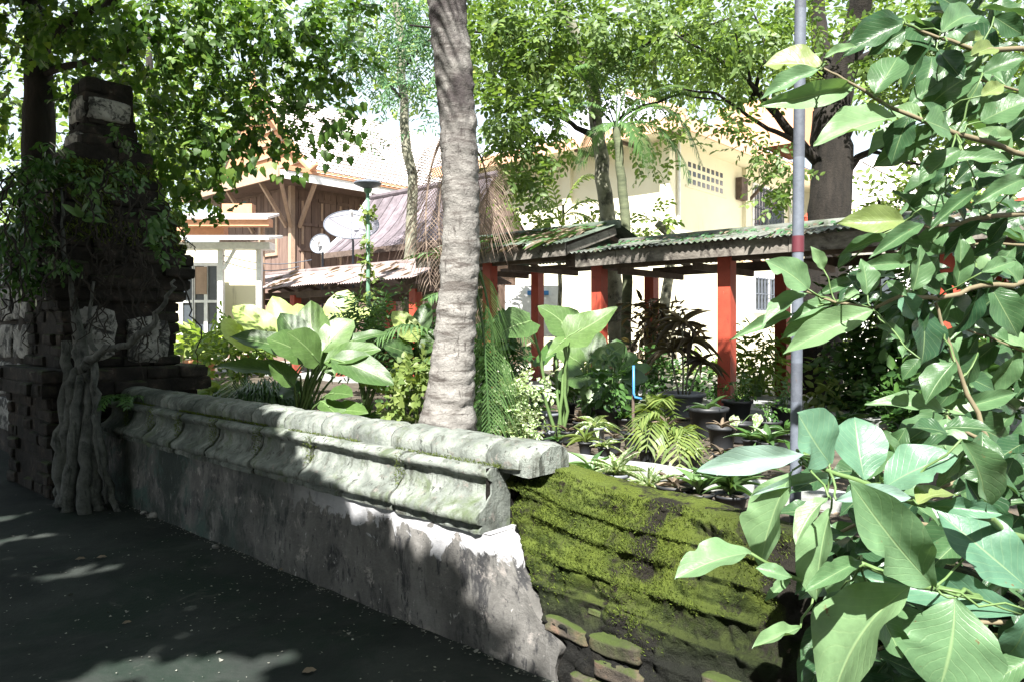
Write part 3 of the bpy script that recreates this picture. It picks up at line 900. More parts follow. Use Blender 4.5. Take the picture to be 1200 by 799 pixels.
# moss along the joints of the plastered wall
Ps = []
for c in cuts[1:-1]:
    for _ in range(420):
        Ps.append(tuple(W(c + rng.normal() * 0.022, rng.uniform(0.0, 0.05), rng.uniform(0.60, 0.90))))
for _ in range(3600):
    aa = rng.uniform(0.4, 5.3)
    if nz((aa * 1.6, 0, 0), 1, 2) > -0.1:
        Ps.append(tuple(W(aa, 0.085 + abs(rng.normal()) * 0.02, 0.897 + abs(rng.normal()) * 0.006)))
P = np.array(Ps)
n = len(P)
V, F = leaves_np(P, np.c_[-0.3 + rng.normal(size=n) * 0.5, -0.3 + rng.normal(size=n) * 0.5, 0.7 + rng.normal(size=n) * 0.3], rng.normal(size=(n, 3)), rng.uniform(0.007, 0.018, n), 'narrow')
o = link('joint_moss', np_mesh('joint_moss', V, F), MAT['moss_fuzz'], wall)
o['kind'] = 'stuff'

# ================================================================== THE RUINED GATE PILLAR
PA, PO = 6.28, 0.26        # its axis
pil = thing('ruined_pillar', 'dark ruined brick gate pillar with mossy stepped top at the wall end', 'pillar', W(PA, PO, 0))
pmesh = [rough_box_mesh('brick', 0.30, 0.15, 0.105, 5, 0.016, 5.1 * k + 2, 0.5) for k in range(6)]
rp = random.Random(11)
def course(z, half, h=0.115, skip=0.06, lab='brick'):
    """one course of bricks round a square of the given half side"""
    L = 2 * half
    nb = max(2, int(round(L / 0.31)))
    step = L / nb
    for side in (0, 1, 2):
        for i in range(nb):
            if rp.random() < skip:
                continue
            s = -half + step * (i + 0.5) + rp.uniform(-0.01, 0.01)
            dep = half - 0.075 + rp.uniform(-0.06, 0.02)
            if side == 0:
                c, rz = W(PA + s, PO - dep, z), rotz
            elif side == 1:
                c, rz = W(PA - dep, PO + s, z), rotz + math.pi / 2
            else:
                c, rz = W(PA + dep, PO + s, z), rotz + math.pi / 2
            o = link('brick', pmesh[rp.randrange(6)], MAT['ruin_brick'], pil)
            o.matrix_basis = Matrix.Translation(c) @ Matrix.Rotation(rz + rp.uniform(-0.05, 0.05), 4, 'Z') @ Matrix.Rotation(rp.uniform(-0.04, 0.04), 4, 'Y') @ Matrix.Diagonal((step / 0.31 * rp.uniform(0.97, 1.04), 1, h / 0.115 * rp.uniform(1.0, 1.1), 1))
    core = MB()
    core.wbox(PA - half + 0.035, PA + half - 0.035, PO - half + 0.035, PO + half - 0.035, z - h / 2 - 0.002 * rp.random(), z + h / 2)
    return core
cores = MB()
z = 0.06
def run(z0, z1, h0, h1, step=0.118):
    n = max(1, int(round((z1 - z0) / step)))
    hh = (z1 - z0) / n
    for i in range(n):
        t = (i + 0.5) / n
        c = course(z0 + hh * (i + 0.5), h0 + (h1 - h0) * t + rp.uniform(-0.015, 0.015), hh)
        cores.add(c.v, c.f)
run(0.0, 0.95, 0.70, 0.70)
run(0.95, 1.20, 0.80, 0.78)
run(1.20, 1.86, 0.56, 0.56)
run(1.86, 2.10, 0.60, 0.69)
run(2.10, 2.36, 0.70, 0.66)
run(2.36, 3.25, 0.64, 0.36)
run(3.25, 3.42, 0.37, 0.37)
run(3.42, 3.66, 0.29, 0.26)
run(3.66, 3.98, 0.25, 0.25)
run(3.98, 4.14, 0.27, 0.20)
cores.build('core', MAT['ruin_brick'], pil)
# old plaster left on the shaft and on the top block
def slab_on(a0, a1, z0, z1, off, seed, mat='ruin_plaster', side=0):
    m = MB()
    n = 26
    rim = []
    for k in range(n):
        th = 2 * math.pi * k / n
        sx, sz = math.cos(th), math.sin(th)
        q = 1 / max(abs(sx), abs(sz)) ** 0.8
        r = q * (0.92 + 0.16 * nz((sx * 2, sz * 2, seed), 1))
        rim.append(((a0 + a1) / 2 + (a1 - a0) / 2 * sx * r, (z0 + z1) / 2 + (z1 - z0) / 2 * sz * r))
    ca, cz = (a0 + a1) / 2, (z0 + z1) / 2
    def pt(x, zz, o_):
        return W(PA + x, PO - o_, zz) if side == 0 else W(PA - o_, PO + x, zz)
    vs = [pt(ca, cz, off + 0.02)] + [pt(ca + (x - ca) * 0.6, cz + (y - cz) * 0.6, off + 0.02 + 0.012 * nz((x * 5, y * 5, seed), 1)) for x, y in rim] + [pt(x, y, off + 0.014) for x, y in rim] + [pt(x, y, off - 0.05) for x, y in rim]
    fs = [(0, 1 + (k + 1) % n, 1 + k) for k in range(n)]
    for r in range(2):
        for k in range(n):
            k2 = (k + 1) % n
            fs.append((1 + r * n + k, 1 + r * n + k2, 1 + (r + 1) * n + k2, 1 + (r + 1) * n + k))
    if side == 1:
        fs = [f[::-1] for f in fs]
    m.add(vs, fs)
    m.build('plaster_patch', MAT[mat], pil, True)
slab_on(-0.48, -0.06, 1.26, 1.82, 0.56, 2.0, side=1)
slab_on(0.02, 0.46, 1.22, 1.72, 0.56, 3.0, side=1)
slab_on(-0.24, 0.22, 3.70, 3.96, 0.25, 4.0)
slab_on(-0.24, 0.20, 3.70, 3.94, 0.25, 5.0, side=1)
slab_on(-0.26, 0.24, 3.46, 3.58, 0.285, 6.0)
# moss on the sloping top
mossc = []
for _ in range(9000):
    t = rp.random()
    half = 0.66 + (0.37 - 0.66) * t + 0.01
    s = rp.uniform(-half, half)
    zz = 2.40 + 0.85 * t
    if nz((s * 2, zz * 2, 1), 1) > -0.15:
        mossc.append(tuple(W(PA - half, PO + s, zz)) if rp.random() < 0.5 else tuple(W(PA + s, PO - half, zz)))
P = np.array(mossc); n = len(P)
rng = np.random.default_rng(3)
V, F = leaves_np(P, np.c_[rng.normal(size=n) * 0.4, -0.4 + rng.normal(size=n) * 0.4, 0.5 + rng.normal(size=n) * 0.4], rng.normal(size=(n, 3)), rng.uniform(0.02, 0.05, n), 'narrow')
o = link('moss', np_mesh('moss', V, F), MAT['moss_fuzz'], pil)
o['kind'] = 'stuff'

ov = []
for (px, py, d, r, n) in [(40, 215, 6.9, 34, 60), (25, 270, 6.8, 34, 60), (60, 190, 7.0, 26, 40), (150, 200, 7.1, 18, 18), (175, 255, 6.8, 22, 20), (110, 215, 6.6, 24, 26), (20, 320, 6.8, 26, 40), (195, 290, 6.7, 14, 10), (60, 300, 6.6, 22, 24), (85, 110, 7.5, 14, 8), (140, 160, 7.2, 12, 8)]:
    R_ = r * d / FPX
    ov.append((at(px, py, d), (R_, R_, R_), n))
crown(pil, ov, 0.085, 'lf_dark', 'ellip', 301, 'creeper', k=5, droop=0.9)
# wall fragment left of the pillar
frag = thing('ruined_wall_fragment', 'ruined wall fragment with blotchy white plaster left of the dark pillar', 'wall', W(8.9, 0.2, 0))
m = MB()
FA0, FA1 = 7.85, 10.6
m.grid(lambda u, v: W(FA0 + (FA1 - FA0) * u, 0.05 + 0.05 * nz((u * 6, v * 5, 1), 1), 2.3 * v), 40, 40)
m.grid(lambda u, v: W(FA0, 0.05 + 0.6 * (1 - u), 2.3 * v), 6, 12)
m.grid(lambda u, v: W(FA0 + (FA1 - FA0) * u, 0.05 + 0.6 * v, 2.3), 6, 6)
m.build('wall_core', MAT['ruin_brick'], frag, True)
for i in range(4):
    for j in range(2):
        me = rough_box_mesh('plaster_block', 0.62, 0.10, 0.40, 6, 0.03, i * 2.2 + j * 7, 0.7)
        o = link('plaster_block', me, MAT['ruin_plaster'], frag, True)
        o.matrix_basis = Matrix.Translation(W(8.22 + 0.68 * j, 0.04, 0.50 + 0.46 * i)) @ Matrix.Rotation(rotz, 4, 'Z')
for i in range(9):
    for k in range(6):
        o = link('brick', pmesh[rp.randrange(6)], MAT['ruin_brick'], frag)
        o.matrix_basis = Matrix.Translation(W(FA0 + 0.15 + 0.33 * i, 0.1 + rp.uniform(-.04, .04), 2.28 + 0.115 * k)) @ Matrix.Rotation(rotz + rp.uniform(-.08, .08), 4, 'Z')

# strangler root climbing the pillar
root = thing('climbing_fig_root', 'thick grey tree root flowing down the pillar to the path', 'root', at(98, 570, 6.45))
def proot(pts, radii, name='root', n=12, mat='root'):
    P, R = [], []
    for i in range(len(pts) - 1):
        p, q = at(*pts[i]), at(*pts[i + 1])
        seg = wobble(p, q, 6, 0.035, i * 3.3 + pts[0][0])
        for j, s in enumerate(seg[(0 if i == 0 else 1):]):
            t = (j + (0 if i == 0 else 1)) / 6
            P.append(s)
            R.append((radii[i] + (radii[i + 1] - radii[i]) * t) * (1 + 0.10 * nz((s.z * 6, 0, 0), 1, pts[0][0]) + 0.10 * nz((s.z * 25, 0, 0), 1, pts[0][0])))
    m = MB()
    m.tube(P, R, n)
    return m.build(name, MAT[mat], root, True)
proot([(90, 600, 6.45), (92, 560, 6.47), (97, 480, 6.6), (98, 425, 6.65), (84, 340, 6.8), (74, 290, 6.75), (72, 220, 6.9)], [0.12, 0.10, 0.09, 0.06, 0.028, 0.02, 0.010], 'root')
proot([(118, 605, 6.35), (112, 560, 6.4), (108, 480, 6.52), (100, 425, 6.6)], [0.05, 0.058, 0.05, 0.035])
proot([(66, 598, 6.5), (74, 565, 6.45), (80, 500, 6.5), (88, 440, 6.6), (92, 400, 6.7)], [0.04, 0.06, 0.06, 0.045, 0.02])
proot([(100, 612, 6.2), (97, 570, 6.3), (102, 510, 6.42), (104, 450, 6.55)], [0.05, 0.055, 0.05, 0.03])
proot([(78, 606, 6.3), (80, 575, 6.34), (86, 520, 6.42), (94, 440, 6.55)], [0.05, 0.06, 0.055, 0.03])
proot([(140, 606, 6.3), (130, 580, 6.35), (118, 520, 6.42), (112, 440, 6.55), (105, 390, 6.7), (110, 330, 6.75)], [0.02, 0.03, 0.035, 0.03, 0.02, 0.012])
proot([(97, 432, 6.55), (115, 415, 6.45), (150, 405, 6.3), (175, 385, 6.25), (195, 350, 6.2), (205, 328, 6.2)], [0.045, 0.036, 0.03, 0.026, 0.018, 0.010])
proot([(110, 430, 6.5), (112, 500, 6.35), (125, 590, 6.3)], [0.02, 0.016, 0.014])
proot([(76, 592, 6.4), (70, 540, 6.45), (74, 470, 6.6), (78, 400, 6.75)], [0.07, 0.055, 0.05, 0.04])
rr = random.Random(2)
for i in range(60):      # thin hanging rootlets and dry vine stems over the ruin
    x, y = rr.uniform(-5, 190), rr.uniform(185, 330)
    pts = [(x, y, rr.uniform(6.3, 6.9))]
    for k in range(4):
        x += rr.uniform(-26, 26)
        y += rr.uniform(8, 42)
        pts.append((x, y, pts[-1][2] - 0.02))
    proot(pts, [0.009, 0.008, 0.007, 0.006, 0.003], 'rootlet', 5, 'bark')

# ================================================================== COVERED WALKWAY
KA, KO = 2.47, 6.96        # the post right of centre, on the near row
def K(t, o, z):
    return W(KA + t, KO + o, z)
def corrugated(t0, t1, eo, ez, ro, rz, amp=0.016, wl=0.09, sag=0.0, seed=0):
    """one corrugated sheet between eave (offset eo, height ez) and ridge"""
    m = MB()
    n = int((t1 - t0) / wl * 4)
    up = Vector((0, 0, 1))
    def fn(u, v):
        t = t0 + (t1 - t0) * u
        w = amp * math.sin(2 * math.pi * (t - t0) / wl)
        return K(t, eo + (ro - eo) * v, ez + (rz - ez) * v + w + 0.012 * nz((t * 1.5, v * 3, seed), 1) - sag * math.sin(math.pi * u))
    m.grid(fn, n, 3)
    return m
def walkway(label, t0, t1, posts_near, posts_back, ez, rz, mat, fascia=True, over=0.36, ridge_mat='roof_grey'):
    wk = thing('covered_walkway', label, 'walkway', K((t0 + t1) / 2, 1.0, GZ))
    for row, off in ((posts_near, 0.0), (posts_back, 2.0)):
        for t in row:
            m = MB()
            m.obox(K(t, off, (GZ + ez - 0.12) / 2 + 0.03), DA * 0.095, DN * 0.095, Vector((0, 0, (ez - 0.12 - GZ) / 2)))
            m.build('post', MAT['red_paint'], wk)
    for off in (0.0, 2.0):
        m = MB()
        m.bar(K(t0, off, ez - 0.075), K(t1, off, ez - 0.075), 0.10, 0.15)
        m.build('beam', MAT['dark_wood'], wk)
    t = t0 + 0.3
    while t < t1:
        for s in (0, 1):
            m = MB()
            e0 = -over + 0.03 if s == 0 else 2 + over - 0.03
            m.bar(K(t, e0, ez - 0.005), K(t, 1.0, rz - 0.045), 0.05, 0.08)
            m.build('rafter', MAT['dark_wood'], wk)
        m = MB()
        m.bar(K(t, 0.0, ez - 0.19), K(t, 2.0, ez - 0.19), 0.06, 0.10)
        m.build('tie_beam', MAT['dark_wood'], wk)
        t += 1.28
    if fascia:
        tt = t0
        while tt < t1 - 0.1:
            te = min(tt + 2.6, t1)
            m = MB()
            m.bar(K(tt + 0.005, -over, ez - 0.02), K(te - 0.005, -over, ez - 0.02 + random.uniform(-.03, .02)), 0.035, 0.20)
            m.build('fascia_board', MAT['old_wood'], wk)
            tt = te
        for tt in (t0 + 0.015, t1 - 0.015):
            m = MB()
            m.bar(K(tt, -over + 0.04, ez - 0.03), K(tt, 1.0, rz - 0.09), 0.03, 0.14)
            m.build('barge_board', MAT['old_wood'], wk)
    tt = t0 - 0.06
    i = 0
    while tt < t1:
        te = min(tt + 0.80, t1 + 0.06)
        for s in (0, 1):
            e = -over - 0.10 if s == 0 else 2 + over + 0.10
            mm = corrugated(tt, te + 0.03, e, ez + 0.07 + random.uniform(0, 0.035) + (i % 2) * 0.008, 1.0, rz + 0.03 + (i % 2) * 0.008, seed=i)
            mm.build('roof_sheet', MAT[mat], wk, True)
        tt = te
        i += 1
    m = MB()
    m.tube([K(t0 - 0.06, 1.0, rz + 0.03), K(t1 + 0.06, 1.0, rz + 0.03)], 0.075, 10)
    m.build('ridge_cap', MAT[ridge_mat], wk, True)
    return wk
wkA = walkway('nearest walkway section with grey corrugated roof on red posts, right half', -6.2, 2.35, [-2.72, 0, 2.15], [-2.9, 0.0, 2.4], 2.66, 3.0, 'roof_grey')
wkB = walkway('middle walkway section with higher green roof right of the palm trunk', 2.5, 6.1, [4.55], [5.1], 2.84, 3.34, 'roof_green', over=0.42, ridge_mat='roof_green')
wkC = walkway('far walkway section with pinkish sunlit roof left of the palm trunk', 6.25, 15.2, [6.6, 9.2, 11.0, 13.4], [7.3, 9.9, 11.6, 14.0], 2.44, 3.0, 'roof_pink', fascia=False, ridge_mat='roof_pink')
# palm leaflets and fallen leaves lying on the roofs
rng = np.random.default_rng(21)
def roof_litter(parent, n, t0, t1, eo, ez, rz, size, shape, mat, seed, lean):
    rng = np.random.default_rng(seed)
    t = rng.uniform(t0, t1, n); v = rng.random(n)
    P = np.array([tuple(K(a, eo + (1 - eo) * b, ez + 0.11 + (rz - ez - 0.03) * b)) for a, b in zip(t, v)])
    Y = np.array([tuple(DA * (lean + rng.normal() * 0.25) - DN * 1.0 - Vector((0, 0, 0.35))) for _ in range(n)])
    V, F = leaves_np(P, Y, np.c_[rng.normal(size=(n, 2)) * 0.3, np.ones(n)], rng.uniform(0.6, 1.3, n) * size, shape)
    o = link('fallen_leaves', np_mesh('fallen_leaves', V, F), MAT[mat], parent)
    o['kind'] = 'stuff'
roof_litter(wkB, 420, 2.6, 6.1, -0.5, 2.84, 3.34, 0.30, 'narrow', 'litter', 3, 0.5)
roof_litter(wkB, 300, 2.6, 6.1, -0.5, 2.84, 3.34, 0.30, 'narrow', 'lf_dark', 8, 0.5)
roof_litter(wkA, 260, -4, 2.3, -0.4, 2.66, 3.0, 0.13, 'ellip', 'lf_teal', 4, 0.1)
roof_litter(wkA, 160, -4, 2.3, -0.4, 2.66, 3.0, 0.11, 'ellip', 'litter', 5, 0.1)
roof_litter(wkC, 60, 6.3, 12.5, -0.4, 2.44, 3.0, 0.30, 'narrow', 'dry_frond', 6, 0.4)

# ================================================================== BUILDINGS
def wpart(parent, name, mat, *box, smooth=False):
    m = MB()
    m.wbox(*box)
    return m.build(name, MAT[mat], parent, smooth)

# --- cream yellow two-storey building
yb = thing('yellow_building', 'two storey cream yellow building with lilac metal roof behind the walkway', 'building', W(11.5, 18, GZ))
ya, yo = 8.1, 15.2
yz = 6.75
wpart(yb, 'wall', 'yellow_wall', ya, ya + 7.6, yo, yo + 16, GZ, yz)
for (a_, o_) in ((ya, yo), (ya, yo + 4.9), (ya, yo + 12.0), (ya + 3.4, yo)):
    wpart(yb, 'pilaster', 'yellow_wall', a_ - 0.13, a_ + 0.17, o_ - 0.13, o_ + 0.17, GZ, yz)
def ywin(o0, o1, z0, z1):
    w_ = thing_part = wpart(yb, 'window', 'window_dark', ya - 0.012, ya + 0.02, o0, o1, z0, z1)
    for (p0, p1, q0, q1) in ((o0 - 0.08, o1 + 0.08, z1, z1 + 0.09), (o0 - 0.08, o1 + 0.08, z0 - 0.09, z0), (o0 - 0.08, o0, z0, z1), (o1, o1 + 0.08, z0, z1), ((o0 + o1) / 2 - 0.04, (o0 + o1) / 2 + 0.04, z0, z1)):
        m = MB(); m.wbox(ya - 0.05, ya + 0.01, p0, p1, q0, q1)
        link('window_frame', m.mesh('window_frame'), MAT['white'], w_)
    k = int((o1 - o0) / 0.24)
    for i in range(k):
        x = o0 + (i + 0.5) * (o1 - o0) / k
        m = MB(); m.tube([W(ya - 0.10, x, z0 - 0.02), W(ya - 0.10, x, z1 + 0.02)], 0.018, 6)
        link('window_bar', m.mesh('window_bar'), MAT['grey_metal'], w_)
    for zz in (z0 + 0.03, (z0 + z1) / 2, z1 - 0.03):
        m = MB(); m.bar(W(ya - 0.10, o0 - .05, zz), W(ya - 0.10, o1 + .05, zz), 0.03, 0.03)
        link('window_rail', m.mesh('window_rail'), MAT['grey_metal'], w_)
ywin(yo + 5.6, yo + 8.1, 4.95, 6.3)
ywin(yo + 5.7, yo + 8.0, 2.15, 3.25)
ywin(yo + 9.4, yo + 11.4, 2.15, 3.25)
# ventilation blocks: two rows of holes
for r in range(3):
    for c in range(8):
        o0 = yo + 1.15 + c * 0.29
        wpart(yb, 'vent_block', 'window_dark', ya - 0.010, ya + 0.02, o0, o0 + 0.17, 5.72 + r * 0.24, 5.86 + r * 0.24)
wpart(yb, 'vent_frame', 'yellow_wall', ya - 0.03, ya + 0.0, yo + 1.0, yo + 3.6, 5.60, 5.66)
# wall lamp box and bracket
wpart(yb, 'meter_box', 'dark_wood', ya - 0.22, ya - 0.02, yo + 4.25, yo + 4.7, 5.65, 6.35)
m = MB(); m.bar(W(ya - 0.05, yo + 5.2, 5.75), W(ya - 1.0, yo + 5.2, 6.62), 0.07, 0.09); m.build('bracket', MAT['dark_wood'], yb)
m = MB(); m.bar(W(ya - 0.06, yo + 5.0, 5.6), W(ya - 0.06, yo + 5.0, 6.7), 0.08, 0.08); m.build('bracket_post', MAT['dark_wood'], yb)
# eaves, fascia and roof
OV = 1.0
wpart(yb, 'soffit', 'yellow_wall', ya - OV + 0.05, ya + 8.5, yo - OV + 0.05, yo + 16.8, yz, yz + 0.06)
wpart(yb, 'fascia', 'peach', ya - OV, ya + 8.6, yo - OV, yo - OV + 0.05, yz - 0.04, yz + 0.30)
wpart(yb, 'fascia', 'peach', ya - OV, ya - OV + 0.05, yo - OV + 0.05, yo + 17, yz - 0.04, yz + 0.30)
for i in range(6):
    a_ = ya - 0.5 + i * 1.5
    m = MB(); m.bar(W(a_, yo - OV + 0.1, yz - 0.05), W(a_, yo - 0.0, yz - 0.05), 0.08, 0.08); m.build('eave_joist', MAT['dark_wood'], yb)
def roof_plane(parent, name, p00, p10, p01, p11, mat, rib=0.25, amp=0.02, rows=2):
    """ribbed sheet roof between four corners (eave left, eave right, ridge left, ridge right)"""
    p00, p10, p01, p11 = map(Vector, (p00, p10, p01, p11))
    L = (p10 - p00).length
    n = int(L / rib) * 4
    nrm = (p10 - p00).cross(p01 - p00).normalized()
    if nrm.z < 0:
        nrm = -nrm
    m = MB()
    def fn(u, v):
        p = p00.lerp(p10, u).lerp(p01.lerp(p11, u), v)
        k = int(round(u * n)) % 4
        return p + nrm * (amp if k == 0 else 0)
    m.grid(fn, n, rows)
    return m.build(name, MAT[mat], parent)
R0 = yz + 0.31
e1, e2, e3, e4 = W(ya - OV, yo - OV, R0), W(ya + 8.6, yo - OV, R0), W(ya + 8.6, yo + 17, R0), W(ya - OV, yo + 17, R0)
r1, r2 = W(ya + 3.8, yo + 3.8, R0 + 2.7), W(ya + 3.8, yo + 12.2, R0 + 2.7)
roof_plane(yb, 'roof_slope', e1, e2, r1, r1 + DA * 0.01, 'metal_roof')
roof_plane(yb, 'roof_slope', e4, e1, r2, r1, 'metal_roof')
m = MB(); m.tube([e1 + Vector((0, 0, .04)), r1 + Vector((0, 0, .04))], 0.10, 8); m.build('hip_cap', MAT['peach'], yb)
m = MB(); m.tube([r1, r2], 0.12, 8); m.build('ridge_cap', MAT['peach'], yb)
m = MB()
m.add([W(ya - OV - .3, yo + 6.0, 7.6), W(ya - OV - .3, yo + 8.4, 7.6), W(ya - OV - .3, yo + 7.2, 9.6), W(ya + 2, yo + 6.0, 7.6), W(ya + 2, yo + 8.4, 7.6), W(ya + 2, yo + 7.2, 9.6)], [(0, 2, 1), (0, 3, 5, 2), (1, 2, 5, 4)])
m.build('dormer', MAT['orange_trim'], yb)

m = MB(); m.tube([W(ya - 0.07, yo + 0.5, GZ), W(ya - 0.07, yo + 0.5, yz)], 0.05, 8); m.build('drainpipe', MAT['white'], yb)
m = MB(); m.tube([W(ya - 0.07, yo + 8.7, GZ), W(ya - 0.07, yo + 8.7, yz)], 0.05, 8); m.build('drainpipe', MAT['white'], yb)
wpart(yb, 'string_course', 'peach', ya - 0.05, ya + 7.6, yo - 0.05, yo + 16, 3.72, 3.86)
# --- pale building with red edged roof far to the right
rb = thing('white_building', 'white building with red edged pale roof behind the dark tree trunk', 'building', at(1060, 383, 24) - Vector((0, 0, EYE - GZ)))
wa, wo = AO(at(1010, 300, 25))
wpart(rb, 'wall', 'white', wa - 6, wa + 1, wo, wo + 8, GZ, 5.3)
roof_plane(rb, 'roof_slope', W(wa - 6.6, wo - 0.8, 5.3), W(wa + 1.6, wo - 0.8, 5.3), W(wa - 6.6, wo + 4, 8.2), W(wa + 1.6, wo + 4, 8.2), 'roof_tile')
m = MB(); m.bar(W(wa - 6.6, wo - 0.85, 5.28), W(wa + 1.6, wo - 0.85, 5.28), 0.08, 0.22); m.build('fascia', MAT['red_paint'], rb)
m = MB(); m.bar(W(wa + 1.62, wo - 0.8, 5.35), W(wa + 1.62, wo + 4, 8.25), 0.10, 0.22); m.build('barge_board', MAT['red_paint'], rb)
for i in range(3):
    wpart(rb, 'window', 'window_dark', wa - 5 + i * 2, wa - 4 + i * 2, wo - 0.012, wo + 0.02, 2.2, 3.5)

# --- brown wooden house with steep pale roof
hh = thing('wooden_house', 'brown wooden house with steep pale tiled roof and eave brackets', 'house', W(21.5, 14, GZ))
ha, ho = 19.4, 10.45
hz0, hz1 = GZ, 6.25
wpart(hh, 'wall_core', 'house_wood', ha + 0.03, ha + 5.0, ho + 0.03, ho + 10.0, hz0, hz1)
# boards
for i in range(20):
    x = ha + i * 0.25
    wpart(hh, 'board', 'house_wood', x + 0.008, x + 0.242, ho - 0.012 - 0.008 * (i % 2), ho + 0.04, 3.2, hz1 - 0.1)
for i in range(28):
    x = ho + i * 0.25
    wpart(hh, 'board', 'house_wood', ha - 0.012 - 0.008 * (i % 2), ha + 0.04, x + 0.008, x + 0.242, 3.2, hz1 - 0.1)
wpart(hh, 'corner_post', 'house_trim', ha - 0.07, ha + 0.09, ho - 0.07, ho + 0.09, hz0, hz1)
# panelled window on each face
wpart(hh, 'window', 'window_dark', ha - 0.035, ha + 0.03, ho + 2.7, ho + 4.6, 4.55, 5.75)
for i in range(9):
    x = ho + 2.75 + i * 0.225
    wpart(hh, 'window_bar', 'house_wood', ha - 0.075, ha - 0.03, x - 0.035, x + 0.035, 4.55, 5.75)
for (p, q, z0, z1) in ((2.6, 4.7, 5.75, 5.85), (2.6, 4.7, 4.45, 4.55), (2.6, 2.7, 4.55, 5.75), (4.6, 4.7, 4.55, 5.75)):
    wpart(hh, 'window_frame', 'house_trim', ha - 0.085, ha + 0.02, ho + p, ho + q, z0, z1)
for i in range(3):
    for j in range(3):
        wpart(hh, 'wall_panel', 'house_trim', ha - 0.05, ha + 0.0, ho + 0.35 + 0.75 * i, ho + 0.43 + 0.75 * i, 3.5 + 0.85 * j, 4.1 + 0.85 * j)
        wpart(hh, 'wall_rail', 'house_wood', ha - 0.06, ha + 0.0, ho + 0.25 + 0.75 * i, ho + 0.95 + 0.75 * i, 4.15 + 0.85 * j - 0.02, 4.23 + 0.85 * j)
for (p, q) in ((0.9, 1.9),):
    wpart(hh, 'window', 'dark_wood', ha + p, ha + q, ho - 0.05, ho + 0.02, 4.1, 5.4)
    for (x0, x1, z0, z1) in ((p - 0.1, q + 0.1, 5.4, 5.5), (p - 0.1, q + 0.1, 4.0, 4.1), (p - 0.1, p, 4.1, 5.4), (q, q + 0.1, 4.1, 5.4)):
        wpart(hh, 'window_frame', 'house_trim', ha + x0, ha + x1, ho - 0.075, ho + 0.02, z0, z1)
# brackets
for (p, q) in ((W(ha - 0.05, ho - 0.05, 4.9), W(ha - 1.0, ho - 1.0, 6.2)), (W(ha - 0.05, ho + 0.25, 4.9), W(ha - 1.0, ho + 0.25, 6.25)), (W(ha - 0.05, ho + 4.9, 4.9), W(ha - 1.0, ho + 4.9, 6.25)),
               (W(ha + 0.2, ho - 0.05, 4.9), W(ha + 0.2, ho - 1.0, 6.25)), (W(ha + 2.4, ho - 0.05, 4.9), W(ha + 2.4, ho - 1.0, 6.25))):
    m = MB(); m.bar(p, q, 0.10, 0.12); m.build('bracket', MAT['house_trim'], hh)
# flat skirt roof edge, fascia and soffit
wpart(hh, 'soffit', 'house_wood', ha - 1.1, ha + 5.8, ho - 1.1, ho + 10.5, 6.25, 6.31)
wpart(hh, 'fascia', 'house_trim', ha - 1.15, ha + 5.8, ho - 1.17, ho - 1.1, 6.2, 6.50)
wpart(hh, 'fascia', 'white', ha - 1.18, ha - 1.12, ho - 1.09, ho + 10.5, 6.2, 6.46)
wpart(hh, 'fascia_cap', 'orange_trim', ha - 1.22, ha - 1.05, ho - 0.9, ho + 10.5, 6.47, 6.62)
def tile_slope(parent, p00, p10, p01, p11, rows, mat):
    p00, p10, p01, p11 = map(Vector, (p00, p10, p01, p11))
    nrm = (p10 - p00).cross(p01 - p00).normalized()
    if nrm.z < 0:
        nrm = -nrm
    nu = int((p10 - p00).length / 0.11)
    m = MB()
    for r in range(rows):
        v0, v1 = r / rows, (r + 1.15) / rows
        v1 = min(v1, 1)
        m.grid(lambda u, v: p00.lerp(p10, u).lerp(p01.lerp(p11, u), v0 + (v1 - v0) * v) + nrm * (0.045 * (1 - v) + 0.018 * (int(round(u * nu)) % 2)), nu, 1)
    o = m.build('roof_tiles', MAT[mat], parent)
    o['kind'] = 'stuff'
    return o
ra, rz_ = ha + 2.5, 10.0
tile_slope(hh, W(ha - 1.2, ho + 0.1, 6.5), W(ha - 1.2, ho + 11, 6.5), W(ra, ho + 0.1, rz_), W(ra, ho + 11, rz_), 22, 'roof_tile')
m = MB()
m.add([W(ha - 1.0, ho + 0.2, 6.5), W(ha + 6.0, ho + 0.2, 6.5), W(ra, ho + 0.2, rz_ - 0.1)], [(0, 1, 2)])
m.build('gable', MAT['orange_trim'], hh)
m = MB()
m.add([W(ha + 6.2, ho + 0.1, 6.5), W(ha + 6.2, ho + 11, 6.5), W(ra, ho + 11, rz_), W(ra, ho + 0.1, rz_)], [(0, 1, 2, 3)])
m.build('roof_back', MAT['roof_tile'], hh)
for i in range(7):
    z0 = 6.6 + i * 0.45
    hw = 3.3 * (1 - (z0 - 6.5) / 3.5)
    if hw > 0.1:
        m = MB(); m.bar(W(ra - hw, ho + 0.16, z0), W(ra + hw, ho + 0.16, z0), 0.06, 0.10); m.build('gable_board', MAT['house_trim'], hh)
m = MB()
m.tube([W(ha - 1.5, ho, 6.75), W(ha - 1.2, ho, 6.6), W(ha - 0.4, ho, 7.2), W(ha + 0.9, ho, 8.5), W(ra, ho, rz_), W(ra, ho, rz_ + 0.9)], [0.05, 0.12, 0.14, 0.14, 0.14, 0.03], 8)
m.build('barge_board', MAT['orange_trim'], hh)

